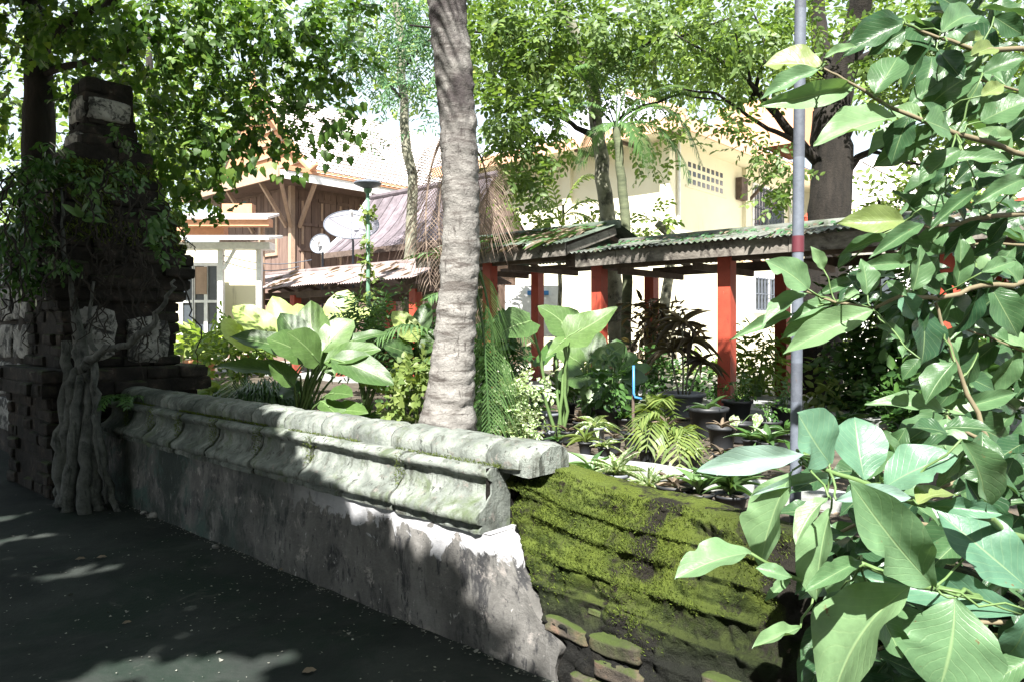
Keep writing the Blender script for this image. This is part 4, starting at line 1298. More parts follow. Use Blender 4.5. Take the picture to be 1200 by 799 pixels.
# --- low house with mauve plank roof
lh = thing('plank_roof_house', 'low house with mauve plank roof and pointed gable finial left of palm', 'house', W(14, 11.5, GZ))
la0, la1, lo0, lo1 = 11.4, 16.9, 10.0, 11.75
lz0, lz1 = 3.78, 5.68
wpart(lh, 'wall', 'house_wood', la0 + 0.4, la1 - 0.4, lo0 + 0.45, lo1 + 1.3, GZ, lz0 + 0.1)
n = 22
for i in range(n):
    x0 = la0 + (la1 - la0) * i / n
    x1 = la0 + (la1 - la0) * (i + 1) / n
    m = MB()
    dz = 0.018 * (i % 2) + random.uniform(0, 0.012)
    def pl(u, v):
        zz = lz0 + (lz1 - lz0) * (v ** 1.0) - 0.22 * math.sin(math.pi * v)
        return W(x0 + 0.008 + (x1 - x0 - 0.016) * u, lo0 + (lo1 - lo0) * v, zz + dz)
    m.grid(pl, 1, 7)
    m.grid(lambda u, v: pl(u, v) - Vector((0, 0, 0.03)), 1, 7)
    m.grid(lambda u, v: pl(0, v) - Vector((0, 0, 0.03 * u)), 1, 7)
    m.grid(lambda u, v: pl(1, v) - Vector((0, 0, 0.03 * u)), 1, 7)
    m.grid(lambda u, v: pl(u, 0) - Vector((0, 0, 0.03 * v)), 1, 1)
    m.build('roof_plank', MAT['shingle'], lh)
m = MB(); m.add([W(la0, lo1, lz1), W(la1, lo1, lz1), W(la1, lo1 + 1.75, lz0), W(la0, lo1 + 1.75, lz0)], [(0, 1, 2, 3)]); m.build('roof_back', MAT['shingle'], lh)
m = MB(); m.add([W(la1 - .05, lo0, lz0), W(la1 - .05, lo1 + 1.7, lz0), W(la1 - .05, lo1, lz1 - .05)], [(0, 1, 2)]); m.build('gable', MAT['dark_wood'], lh)
m = MB(); m.add([W(la0 + .05, lo0, lz0), W(la0 + .05, lo1 + 1.7, lz0), W(la0 + .05, lo1, lz1 - .05)], [(0, 2, 1)]); m.build('gable', MAT['dark_wood'], lh)
m = MB(); m.tube([W(la0 - .1, lo1, lz1 + .04), W(la1 + .1, lo1, lz1 + .04)], 0.09, 8); m.build('ridge_cap', MAT['shingle'], lh)
m = MB(); m.tube([W(la1 + 0.02, lo0 - 0.15, lz0 + 0.25), W(la1 + 0.02, lo0, lz0 + 0.02), W(la1 + 0.02, lo0 + 0.9, lz0 + 0.75), W(la1 + 0.02, lo1, lz1), W(la1 + 0.05, lo1, lz1 + 0.55)], [0.03, 0.09, 0.10, 0.10, 0.02], 8); m.build('finial', MAT['white'], lh)
m = MB(); m.bar(W(la0, lo0 - .02, lz0 - .05), W(la1, lo0 - .02, lz0 - .05), 0.06, 0.16); m.build('fascia', MAT['dark_wood'], lh)

# --- white framed shed with orange awning at the left
sd = thing('white_shed', 'white framed shed with glazed doors beside the dark ruined pillar', 'shed', at(250, 383, 16.5) - Vector((0, 0, EYE - GZ)))
def pbox(parent, name, mat, x0, x1, y0, y1, d, t=0.06):
    """a piece whose front lies where the photograph shows it, facing the garden"""
    p0, p1 = at(x0, y1, d), at(x1, y0, d)
    m = MB()
    m.obox(((p0.x + p1.x) / 2, d + t / 2, (p0.z + p1.z) / 2), ((p1.x - p0.x) / 2, 0, 0), (0, t / 2, 0), (0, 0, (p1.z - p0.z) / 2))
    return m.build(name, MAT[mat], parent)
pbox(sd, 'back_wall', 'yellow_wall', 190, 300, 292, 415, 17.6, 0.1)
pbox(sd, 'roof_beam', 'white', 185, 316, 284, 292, 16.2, 0.4)
m = MB()
c0, c1 = at(180, 281, 15.9), at(318, 283, 15.9)
m.obox((c0 + c1) / 2 + Vector((0, 0.3, 0.10)), ((c1.x - c0.x) / 2, 0, 0), (0, 0.5, 0.08), (0, 0, 0.03))
m.build('roof', MAT['white'], sd)
for x in (255, 300):
    pbox(sd, 'post', 'white', x, x + 6, 292, 430, 16.4, 0.12)
m = MB(); m.bar(at(262, 316, 16.3), at(275, 293, 16.3), 0.06, 0.06); m.build('brace', MAT['white'], sd)
for x in (214, 228, 243):
    dr = pbox(sd, 'glass_door', 'window_dark', x, x + 11, 312, 405, 17.2, 0.05)
    for (x0, x1, y0, y1) in ((x - 2, x, 308, 408), (x + 11, x + 13, 308, 408), (x, x + 11, 308, 312), (x, x + 11, 352, 355)):
        f = pbox(None, 'door_frame', 'white', x0, x1, y0, y1, 17.15, 0.09)
        f.parent = dr
pbox(sd, 'panel', 'house_trim', 229, 242, 313, 345, 17.12, 0.04)
aw = thing('orange_awning', 'orange edged awning roof above the white shed beam', 'awning', at(260, 383, 17.8) - Vector((0, 0, EYE - GZ)))
for (x0, x1, y0, y1, d, nm, mt) in ((205, 315, 256, 265, 17.4, 'front_edge', 'orange_trim'), (200, 262, 265, 279, 17.9, 'panel', 'orange_trim'), (260, 295, 239, 250, 19.5, 'upper_edge', 'orange_trim')):
    pbox(aw, nm, mt, x0, x1, y0, y1, d, 0.3)
p0, p1 = at(203, 254, 17.4), at(315, 258, 17.4)
m = MB(); m.obox((p0 + p1) / 2 + Vector((0, 0.35, 0.10)), ((p1.x - p0.x) / 2, 0, 0), (0, 0.45, 0.11), (0, 0, 0.03)); m.build('roof', MAT['roof_tile'], aw)
for x in (212, 306):
    b = at(x, 270, 17.9)
    m = MB(); m.tube([(b.x, 18.0, GZ), (b.x, 18.0, b.z + 0.2)], 0.06, 8); m.build('post', MAT['house_trim'], aw)

# white notice board behind the walkway
nb = thing('white_board', 'white board with a blue strip standing behind the red posts', 'board', at(616, 383, 17.5) - Vector((0, 0, EYE - GZ)))
pbox(nb, 'panel', 'white', 592, 655, 335, 395, 17.5, 0.06)
pbox(nb, 'blue_strip', 'blue_pipe', 618, 643, 341, 346, 17.45, 0.04)
for x in (593, 652):
    pbox(nb, 'leg', 'grey_metal', x, x + 3, 335, 442, 17.6, 0.06)

# ================================================================== DISHES, LAMP, POLE
def dish(name, label, px, py, d, R, mat, face, depth, mesh_ribs, pole_to):
    c = at(px, py, d)
    t = thing(name, label, 'satellite dish', Vector((c.x, c.y, pole_to)))
    f = Vector(face).normalized()
    u = f.cross(Vector((0, 0, 1))).normalized()
    v = u.cross(f)
    m = MB()
    def fn(a, r):
        th = 2 * math.pi * a
        return c + (u * math.cos(th) + v * math.sin(th)) * R * r + f * depth * (r * r)
    m.grid(lambda a, r: fn(a, max(r, 0.02)), 32, 6)
    o = m.build('reflector', MAT[mat], t, True)
    m = MB()
    m.tube([fn(k / 32, 1.0) for k in range(33)], 0.014, 6, False)
    m.build('rim', MAT['grey_metal'], t, True)
    if mesh_ribs:
        for k in range(12):
            m = MB(); m.tube([fn(k / 12, r) - f * 0.012 for r in (0.02, 0.3, 0.6, 0.85, 1.0)], 0.009, 5); m.build('rib', MAT['grey_metal'], t)
    foc = c + f * (depth + R * 0.45)
    for k in range(3):
        m = MB(); m.tube([fn(k / 3 + 0.08, 0.95), foc], 0.010, 5); m.build('feed_strut', MAT['grey_metal'], t)
    m = MB(); m.tube([foc - f * 0.08, foc + f * 0.08], 0.05, 10); m.build('feed_horn', MAT['white'], t)
    m = MB(); m.tube([c - f * 0.06, c - f * 0.16, Vector((c.x, c.y + 0.18, c.z - 0.25)), Vector((c.x, c.y + 0.18, pole_to))], 0.03, 8); m.build('mast', MAT['grey_metal'], t)
    return t
MAT['dish_small'] = plain('small_dish_paint', (0.42, 0.42, 0.43), 0.6)
MAT['dish_mesh'] = plain('pale_mesh_dish', (0.20, 0.19, 0.215), 0.6)
dish('satellite_dish', 'large pale mesh satellite dish above the pinkish walkway roof', 412, 271, 19.0, 0.70, 'dish_mesh', (0.12, -0.62, 0.78), 0.2, True, GZ)
dish('satellite_dish', 'small solid white satellite dish left of the large mesh dish', 376, 287, 19.3, 0.27, 'dish_small', (-0.15, -0.95, 0.28), 0.06, False, GZ)

for lb, p, q, sag in (('thin cable strung from the white shed roof to the wooden house, upper one', at(262, 300, 16.2), at(365, 305, 19.0), 0.15), ('thin cable strung from the white shed roof to the wooden house, lower one', at(262, 307, 16.2), at(350, 313, 18.6), 0.15),
                      ('dark cable crossing from the dark tree to the white building', at(1010, 190, 12.5), at(1120, 195, 24), 0.5)):
    m = MB(); m.tube([p.lerp(q, t / 10) - Vector((0, 0, sag * math.sin(math.pi * t / 10))) for t in range(11)], 0.012, 5)
    tag(m.build('cable', MAT['grey_metal'] if 'shed' in lb else MAT['dark_wood']), lb, 'cable', 'cables strung between the buildings')
lp = thing('garden_lamp', 'slim green garden lamp post with flat round head and climbing vine', 'lamp', at(431, 383, 14) - Vector((0, 0, EYE - GZ)))
lb_, lt_ = Vector((at(432, 383, 14).x, 14, GZ)), at(431, 222, 14)
MAT['lamp_green'] = plain('green_lamp_paint', (0.10, 0.20, 0.13), 0.5)
m = MB(); m.tube([lb_, lt_], [0.045, 0.035], 10); m.build('post', MAT['lamp_green'], lp, True)
m = MB(); m.lathe(lt_, [(0.03, -0.02), (0.05, 0.0), (0.26, 0.09), (0.27, 0.12), (0.20, 0.15), (0.05, 0.17), (0.0, 0.175)], 20); m.build('lamp_head', MAT['grey_metal'], lp, True)
m = MB(); m.lathe(lt_, [(0.02, -0.10), (0.07, -0.06), (0.09, 0.0)], 14); m.build('collar', MAT['lamp_green'], lp, True)
crown(lp, [(lb_.lerp(lt_, t), (0.10, 0.10, 0.2), 9) for t in (0.25, 0.4, 0.52, 0.63, 0.75, 0.87)], 0.11, 'lf_yellow', 'heart', 31, 'vine', k=4)

pole = thing('striped_pole', 'slim grey metal pole with dark bands and red tape behind the mossy wall', 'pole', at(931, 640, 3.55))
pb, pt = Vector((at(931, 500, 3.55).x, 3.55, GZ - 0.05)), Vector((at(940.5, 0, 3.55).x, 3.55, 4.2))
def polep(z):
    t = (z - pb.z) / (pt.z - pb.z)
    return pb.lerp(pt, t)
zs = [GZ - 0.05] + [EYE - (y - HY) / FPX * 3.55 for y in (560, 470, 425, 296, 277, 185, 130, 60, 12)] + [4.2]
ms = ['grey_metal', 'pole_dark', 'grey_metal', 'pole_dark', 'grey_metal', 'pole_red', 'grey_metal', 'pole_dark', 'grey_metal', 'grey_metal']
ms = ['pole_dark', 'grey_metal', 'pole_dark', 'grey_metal', 'pole_red', 'grey_metal', 'pole_dark', 'grey_metal', 'grey_metal', 'pole_dark']
for i in range(len(zs) - 1):
    m = MB(); m.tube([polep(zs[i]), polep(zs[i + 1])], 0.027 + (0.002 if ms[i] == 'pole_red' else 0), 16, False)
    m.build('tape_band' if ms[i] == 'pole_red' else 'pole_section', MAT[ms[i]], pole, True)

bp_ = thing('blue_pipe', 'thin bent blue water pipe standing among the pots', 'pipe', ground_at(742, 512))
d_ = 7.6
m = MB(); m.tube([at(742, 512, d_), at(742, 463, d_)], 0.016, 8); m.build('stake', MAT['dark_wood'], bp_)
m = MB(); m.tube([at(742.5, 428, d_ - .05), at(742.5, 461, d_ - .05), at(744, 465, d_ - .05), at(752, 467, d_ - .05)], 0.013, 8); m.build('pipe', MAT['blue_pipe'], bp_, True)

# ================================================================== COCONUT PALM
cp = thing('coconut_palm', 'tall ringed coconut palm trunk leaning slightly behind the plaster wall', 'palm tree', ground_at(521, 553))
D = 6.0
spine = [(520, 560, 44), (522, 520, 36), (527, 470, 28), (533, 400, 24), (539, 320, 22), (541, 250, 21), (537, 150, 21.5), (530, 70, 21.5), (523, 0, 22), (510, -120, 21), (495, -300, 19), (488, -420, 18)]
P, R = [], []
for i in range(len(spine) - 1):
    p, q = spine[i], spine[i + 1]
    L = (at(p[0], p[1], D) - at(q[0], q[1], D)).length
    k = max(3, int(L / 0.028))
    for j in range(k):
        t = j / k
        c = at(p[0] + (q[0] - p[0]) * t, p[1] + (q[1] - p[1]) * t, D)
        r = (p[2] + (q[2] - p[2]) * t) * D / FPX
        P.append(c)
        R.append(r)
# leaf-scar rings, uneven
acc, nxt, ringr = 0, 0.0, []
rr = random.Random(8)
for i in range(len(P)):
    if i:
        acc += (P[i] - P[i - 1]).length
    if acc >= nxt:
        start, nxt = acc, acc + rr.uniform(0.10, 0.20)
    f = (acc - start) / max(0.01, (nxt - start))
    R[i] *= 1.0 + 0.045 * max(0, 1 - f * 2.2) ** 0.6 - 0.03 * math.exp(-((f - 0.9) / 0.12) ** 2) + 0.02 * (rr.random() - 0.5)
m = MB()
n = 40
vs = []
for i, p in enumerate(P):
    for k in range(n):
        th = 2 * math.pi * k / n
        q = p + Vector((math.cos(th), math.sin(th), 0)) * R[i]
        q += Vector((math.cos(th), math.sin(th), 0)) * (0.012 * nz(q, 5) + 0.010 * nz(q, 14) + 0.006 * nz(q, 40))
        q.z += 0.022 * math.sin(th * 2 + 0.6) + 0.03 * nz((math.cos(th) * 2, math.sin(th) * 2, p.z * 2), 1, 4)
        vs.append(q)
m.add(vs, [(i * n + k, i * n + (k + 1) % n, (i + 1) * n + (k + 1) % n, (i + 1) * n + k) for i in range(len(P) - 1) for k in range(n)])
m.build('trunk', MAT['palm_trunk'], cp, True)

def frond_mesh(B, ctrl, nl, llen, mat_name, parent, name='frond', droop=0.6, lw=0.035, flat=1.0, seed=0):
    """pinnate frond: rachis through control points with leaflets each side"""
    rng = random.Random(seed)
    pts = [Vector(B)] + [Vector(c) for c in ctrl]
    def bez(t):
        q = pts[:]
        while len(q) > 1:
            q = [q[i].lerp(q[i + 1], t) for i in range(len(q) - 1)]
        return q[0]
    N = 18
    R_ = [bez(i / N) for i in range(N + 1)]
    m = MB()
    L = sum((R_[i + 1] - R_[i]).length for i in range(N))
    m.tube(R_, [max(0.003, 0.016 * (1 - 0.85 * i / N) * (L / 1.5)) for i in range(N + 1)], 5)
    for i in range(nl):
        t = 0.14 + 0.86 * i / nl
        c = bez(t)
        tan = (bez(min(1, t + 0.02)) - bez(max(0, t - 0.02))).normalized()
        side = tan.cross(Vector((0, 0, 1)))
        side = side.normalized() if side.length > 0.1 else Vector((1, 0, 0))
        ll = llen * (math.sin(math.pi * (0.12 + 0.83 * t)) ** 0.7) * rng.uniform(0.8, 1.1)
        for s in (-1, 1):
            d0 = (side * s * 0.9 + tan * 0.75 + Vector((0, 0, 0.12))).normalized()
            a = c
            b = c + d0 * ll * 0.5 + Vector((0, 0, -droop * ll * 0.12))
            e = c + d0 * ll * 0.9 + Vector((rng.uniform(-.03, .03), rng.uniform(-.03, .03), -droop * ll * 0.55))
            w_ = tan.cross(d0).cross(d0)
            w_ = (w_.normalized() if w_.length > 0.01 else tan) * lw * (llen / 0.5) * 0.5
            m.add([a - w_ * 0.3, a + w_ * 0.3, b + w_, b - w_, e], [(0, 1, 2, 3), (3, 2, 4)])
    return m.build(name, MAT[mat_name], parent)
# dry fronds that hang beside the trunk (behind it)
for i, (B, C) in enumerate([((528, 150, 6.6), [(500, 175, 6.9), (492, 260, 6.9), (505, 335, 6.8)]), ((540, 170, 6.6), [(515, 190, 7.0), (508, 250, 7.0), (520, 330, 6.9)]),
                            ((548, 170, 6.4), [(570, 175, 6.7), (580, 230, 6.7), (560, 290, 6.6)]), ((545, 190, 6.4), [(560, 190, 6.6), (572, 240, 6.6), (552, 300, 6.5)])]):
    frond_mesh(at(*B), [at(*c) for c in C], 34, 0.42, 'dry_frond', cp, 'dry_frond', 1.3, 0.012, seed=i)
# long hanging frond on the right of the trunk down to the soil
for i, (B, C) in enumerate([((552, 300, 6.3), [(575, 330, 6.5), (580, 420, 6.5), (585, 500, 6.4)]), ((554, 330, 6.2), [(568, 360, 6.3), (570, 440, 6.3), (574, 520, 6.2)])]):
    frond_mesh(at(*B), [at(*c) for c in C], 40, 0.40, 'lf_strap', cp, 'hanging_frond', 1.5, 0.016, seed=i + 9)
# the crown high above the frame
top = P[-1]
for k in range(9):
    th = 2 * math.pi * k / 9 + 0.3
    u = Vector((math.cos(th), math.sin(th), 0))
    frond_mesh(top, [top + u * 1.4 + Vector((0, 0, 1.1)), top + u * 2.9 + Vector((0, 0, 0.5)), top + u * 3.7 + Vector((0, 0, -0.9))], 36, 0.75, 'lf_strap', cp, 'frond', 0.8, 0.03, seed=k + 50)

# ================================================================== TREES
def px_clusters(rows):
    """(px, py, depth, radius in px, sprigs) -> clusters"""
    out = []
    for px, py, d, r, n in rows:
        R_ = r * d / FPX
        out.append((at(px, py, d), (R_, R_ * 1.2, R_ * 0.85), n))
    return out

# --- bodhi tree over the ruin; unseen leaves added over the path shape its shade
bt = thing('bodhi_tree', 'large dark heart leaved tree spreading over the ruined pillar at left', 'tree', Vector((at(44, 383, 8.9).x, 8.9, 0)))
tb = Vector((at(44, 383, 8.9).x, 8.9, -0.05))
limb(bt, [tb, at(46, 300, 8.9), at(46, 150, 8.9), at(44, 60, 8.9), at(40, -60, 8.7)], 0.24, 0.12, 'bark', 'trunk', 12, 6, 1)
limb(bt, [at(44, 60, 8.9), at(90, 20, 8.2), at(150, -10, 7.4), at(230, -40, 7.0)], 0.07, 0.03, 'bark', seed=2)
limb(bt, [at(45, 90, 8.9), at(110, 70, 8.4), at(180, 45, 8.0), at(300, 55, 7.8)], 0.05, 0.015, 'bark', seed=3)
limb(bt, [at(40, -40, 8.7), at(-60, -300, 6.5), (-4.0, 3.0, 6.2), (-2.6, 0.5, 6.4), (-2.0, -2.5, 6.6)], 0.13, 0.03, 'bark_pale', seed=4)
limb(bt, [at(-20, -200, 7.5), (-5.5, 3.5, 6.0), (-5.0, 0.0, 6.4), (-4.5, -4, 6.6)], 0.10, 0.03, 'bark_pale', seed=5)
limb(bt, [at(44, 20, 8.9), at(10, -5, 9.3), at(-60, -60, 9.6)], 0.06, 0.03, 'bark', seed=6)
rows = []
rr = random.Random(3)
for (x, y, d, r, n) in [(20, 20, 8.2, 60, 46), (90, 25, 7.8, 60, 60), (150, 30, 7.6, 60, 64), (210, 25, 7.6, 60, 64), (270, 25, 7.6, 60, 60), (330, 25, 7.8, 60, 52), (385, 30, 8.0, 50, 30), (20, 90, 9.2, 55, 30), (120, 80, 9.0, 60, 44), (190, 90, 8.2, 60, 60),
                        (250, 95, 8.0, 55, 52), (310, 90, 8.0, 50, 46), (365, 85, 8.2, 45, 32), (410, 70, 8.4, 34, 14), (160, 150, 8.8, 50, 40), (215, 160, 8.3, 45, 40), (265, 150, 8.2, 45, 34), (320, 140, 8.2, 40, 26), (365, 138, 8.3, 30, 12),
                        (405, 135, 8.3, 24, 8), (190, 205, 9.0, 40, 26), (225, 215, 8.7, 32, 22), (258, 190, 8.3, 26, 12), (250, 235, 8.6, 22, 8), (345, 170, 8.2, 22, 6), (215, 250, 8.9, 22, 10), (15, 150, 9.6, 45, 24), (0, 220, 9.8, 40, 16), (60, 5, 8.4, 60, 40)]:
    rows.append((x, y, d, r, n))
crown(bt, px_clusters([(x, y, d, r, int(n * 1.45)) for x, y, d, r, n in rows]), 0.082, 'lf_bodhi', 'heart', 41, 'crown', k=6, droop=0.5)
# single leaves at the hanging rim of the crown, seen one by one against the light
rr = random.Random(12)
hm = [leaf_mesh('heart', 'lf_bodhi', v, nv=5, nu=2) for v in range(3)]
for i in range(170):
    x = rr.choice([rr.uniform(150, 300), rr.uniform(290, 430), rr.uniform(180, 280)])
    y = 150 + rr.uniform(0, 60) + (max(0, 260 - x) * 0.35 if x < 260 else 0) - max(0, x - 350) * 0.4
    if x < 215 and y > 236:
        continue
    d = rr.uniform(7.6, 8.3)
    b = at(x, y, d)
    tip = b + Vector((rr.uniform(-.05, .05), rr.uniform(-.04, .04), -0.10 + rr.uniform(-.02, .03)))
    link('leaf', hm[rr.randrange(3)], None, bt, matrix=leaf_matrix(b, tip, rr.uniform(0.075, 0.1), (rr.uniform(-.7, .7), -1, rr.uniform(-.2, .8))))

# unseen leaves above and behind the camera, shaped to shade the path and ruin
def shade_limit(a):
    xs = [-3.0, -1.0, -0.2, 0.6, 1.4, 2.2, 3.0, 4.0, 5.0, 6.0, 8.0, 12.0]
    ys = [-1.9, -0.95, -0.24, 0.10, 0.22, 0.33, 0.57, 1.0, 1.6, 2.3, 3.7, 5.0]
    return np.interp(a, xs, ys)
PATCHES = [(95, 668, 0.20, 0.065), (60, 674, 0.12, 0.05), (30, 630, 0.26, 0.05), (12, 606, 0.22, 0.05), (232, 778, 0.13, 0.10), (312, 776, 0.10, 0.08), (105, 800, 0.10, 0.06), (280, 790, 0.06, 0.05)]  # canopy gaps are shaped to drop sun patches here on the path
def lit_spot(gx, gy):
    hit = np.zeros(len(gx), bool)
    for px, py, rx, ry in PATCHES:
        c = ground_at(px, py, 0.0)
        x, y = gx - c.x, gy - c.y
        ca, sa = math.cos(0.35), math.sin(0.35)
        hit |= ((x * ca + y * sa) / (rx + 0.16)) ** 2 + ((-x * sa + y * ca) / (ry + 0.15)) ** 2 < 1
    return hit
def in_view(P):
    return (P[:, 1] > 0.3) & ((P[:, 2] - EYE) < 0.50 * P[:, 1]) & (np.abs(P[:, 0]) < 0.76 * P[:, 1] + 0.3)
def canopy(n, a_rng, o_fn, z_rng, size, seed, name, parent, mat, extra=None):
    rng = np.random.default_rng(seed)
    aa = rng.uniform(*a_rng, n)
    oo = o_fn(aa, rng)
    zz = rng.uniform(*z_rng, n)
    G = np.array([W0.x, W0.y]) + aa[:, None] * np.array([DA.x, DA.y]) + oo[:, None] * np.array([DN.x, DN.y])
    keep = ~lit_spot(G[:, 0], G[:, 1])
    P3 = np.c_[G[:, 0] + SUN_H.x * zz, G[:, 1] + SUN_H.y * zz, zz]
    keep &= ~in_view(P3)
    if extra is not None:
        keep &= extra(aa, oo, zz, P3, rng)
    P3 = P3[keep]
    n = len(P3)
    V, F = leaves_np(P3, np.c_[rng.normal(size=(n, 2)), rng.normal(size=n) * 0.4 - 0.3], np.c_[rng.normal(size=(n, 2)) * 0.5, np.ones(n)], rng.uniform(size * 0.8, size * 1.2, n), 'heart')
    o = link(name, np_mesh(name, V, F), MAT[mat], parent)
    o['kind'] = 'stuff'
canopy(52000, (-3.5, 13), lambda a, r: shade_limit(a) - r.random(len(a)) ** 1.15 * 11, (4.9, 8.0), 0.24, 77, 'shade_leaves_over_path', bt, 'lf_bodhi')
# unseen leaves added above path and ruin, out of frame, to cut sky light
rng = np.random.default_rng(80)
n = 16000
P3 = np.c_[rng.uniform(-9, -0.9, n), rng.uniform(0.5, 9.5, n), rng.uniform(4.6, 8.0, n)]
P3 = P3[~in_view(P3)]
P3 = P3[(P3[:, 0] < -1.2 - 0.28 * np.maximum(0, P3[:, 1] - 2.5))]
G2 = P3 - np.outer(P3[:, 2], np.array([SUN_H.x, SUN_H.y, 1.0]))
ga = (G2[:, 0] - W0.x) * DA.x + (G2[:, 1] - W0.y) * DA.y
go = (G2[:, 0] - W0.x) * DN.x + (G2[:, 1] - W0.y) * DN.y
P3 = P3[~lit_spot(G2[:, 0], G2[:, 1]) & (go < shade_limit(ga) + 0.2)]
n = len(P3)
V, F = leaves_np(P3, np.c_[rng.normal(size=(n, 2)), rng.normal(size=n) * 0.4 - 0.3], np.c_[rng.normal(size=(n, 2)) * 0.5, np.ones(n)], rng.uniform(0.18, 0.26, n), 'heart')
o = link('shade_leaves_overhead', np_mesh('shade_leaves_overhead', V, F), MAT['lf_bodhi'], bt)
o['kind'] = 'stuff'
# unseen leaf mass added behind the camera to keep sky light off the path
rng = np.random.default_rng(78)
n = 22000
P3 = np.c_[rng.uniform(-11, 9, n), rng.uniform(-9, -5.2, n), rng.uniform(0.8, 7.5, n)]
V, F = leaves_np(P3, np.c_[rng.normal(size=(n, 2)), rng.normal(size=n) * 0.4 - 0.3], rng.normal(size=(n, 3)), rng.uniform(0.22, 0.30, n), 'heart')
o = link('sky_block_leaves', np_mesh('sky_block_leaves', V, F), MAT['lf_bodhi'], bt)
o['kind'] = 'stuff'

# --- slender tree in the middle, behind the walkway roof
ct = thing('slender_tree', 'slender grey trunked tree with spreading leaves behind the green walkway roof', 'tree', at(722, 383, 14.6) - Vector((0, 0, EYE - GZ)))
limb(ct, [at(724, 455, 14.6), at(720, 340, 14.6), at(713, 262, 14.6), at(702, 170, 14.5), at(692, 95, 14.4), at(678, 50, 14.2), at(655, 5, 14.0), at(640, -60, 14)], 0.19, 0.08, 'bark_pale', 'trunk', 12, 5, 3)
for i, (pts, r0) in enumerate([([(698, 160, 14.5), (675, 150, 14.3), (650, 128, 14.0), (625, 110, 13.6)], 0.07), ([(692, 100, 14.4), (696, 140, 14.3), (698, 158, 14.4)], 0.05), ([(690, 85, 14.4), (730, 60, 14.0), (790, 45, 13.5), (860, 20, 13)], 0.06),
                               ([(680, 55, 14.2), (640, 60, 13.5), (590, 70, 13)], 0.05), ([(692, 95, 14.4), (700, 40, 14.4), (720, -20, 14.3)], 0.07), ([(700, 160, 14.5), (740, 130, 14.2), (800, 110, 14), (850, 120, 14)], 0.04), ([(690, 90, 14.4), (600, 40, 13), (480, 30, 12)], 0.04)]):
    limb(ct, [at(*p) for p in pts], r0, 0.015, 'bark', seed=i + 20)
rows = [(590, 35, 12.5, 50, 40), (640, 30, 12.5, 50, 42), (690, 25, 12.5, 50, 36), (740, 25, 13, 50, 36), (790, 15, 13, 45, 32), (840, 15, 13, 40, 22), (600, 85, 12.5, 46, 38), (650, 85, 12.5, 46, 36), (720, 85, 13.5, 40, 22), (765, 75, 13.5, 42, 26), (820, 70, 13.5, 40, 20),
        (590, 135, 12.3, 40, 30), (630, 140, 12.3, 42, 34), (610, 180, 12.3, 34, 26), (625, 212, 12.3, 22, 12), (590, 165, 12.4, 20, 10), (660, 175, 13, 22, 8), (755, 130, 13.5, 34, 18), (800, 130, 13.8, 36, 20), (790, 165, 13.6, 24, 10), (850, 130, 13.8, 30, 12), (870, 70, 13.5, 34, 14), (575, 30, 12.4, 40, 26), (735, 170, 13.4, 20, 8), (765, 195, 13.5, 16, 5)]
crown(ct, px_clusters([(x, y, d + (1.8 if y > 95 and x > 640 else 0.6), r, int(n * (1.3 if y > 100 and x > 640 else 2.2))) for x, y, d, r, n in rows]), 0.15, 'lf_mid', 'ellip', 51, 'crown', k=8, droop=0.35)

def patchy(aa, oo, zz, P3, rng):
    v = np.array([nz((x * 0.55, y * 0.55, 0), 1, 5) + 0.5 * nz((x * 1.7, y * 1.7, 3), 1, 9) for x, y in zip(aa, oo)])
    return v > 0.08 - 0.2 * np.clip((oo - 4) / 4, 0, 1) - 0.5 * np.clip((0.8 - aa) / 1.5, 0, 1)
canopy(17000, (-6.5, 8.5), lambda a, r: np.where(a < 1.2, 3.6, 4.9) + 0.3 * np.maximum(0, a - 3) + r.random(len(a)) * 5.2, (7.5, 10.0), 0.22, 79, 'dapple_leaves_over_garden', ct, 'lf_mid', patchy)  # unseen leaves added to dapple the garden; only parented to the slender tree

# --- paler blue-green tree between the bodhi tree and the palm trunk
tt_ = thing('feathery_tree', 'pale blue green feathery tree left of the palm trunk top', 'tree', at(470, 383, 17.5) - Vector((0, 0, EYE - GZ)))
limb(tt_, [at(478, 440, 17.5), at(482, 260, 17.5), at(474, 120, 17.5), at(466, 20, 17.4), at(460, -60, 17.3)], 0.16, 0.06, 'bark_pale', 'trunk', 10, 5, 31)
limb(tt_, [at(474, 120, 17.5), at(440, 80, 17), at(400, 60, 16.5)], 0.05, 0.015, 'bark', seed=32)
limb(tt_, [at(472, 80, 17.5), at(500, 50, 17), at(540, 30, 16.5)], 0.05, 0.015, 'bark', seed=33)
rows = [(400, 15, 16, 40, 36), (445, 15, 16, 42, 40), (490, 15, 16, 40, 40), (425, 55, 16, 34, 26), (470, 60, 16, 36, 30), (505, 50, 16, 30, 22), (445, 95, 16, 30, 20), (480, 105, 16, 28, 16), (505, 95, 16, 22, 10), (395, 85, 16.4, 26, 12), (500, 135, 16, 16, 5), (560, 20, 16, 40, 30), (420, 155, 17, 20, 7), (400, 160, 17, 12, 4)]
crown(tt_, px_clusters([(x, y, d, r, int(n * 1.6)) for x, y, d, r, n in rows]), 0.15, 'lf_teal', 'narrow', 52, 'crown', k=10, droop=0.3)

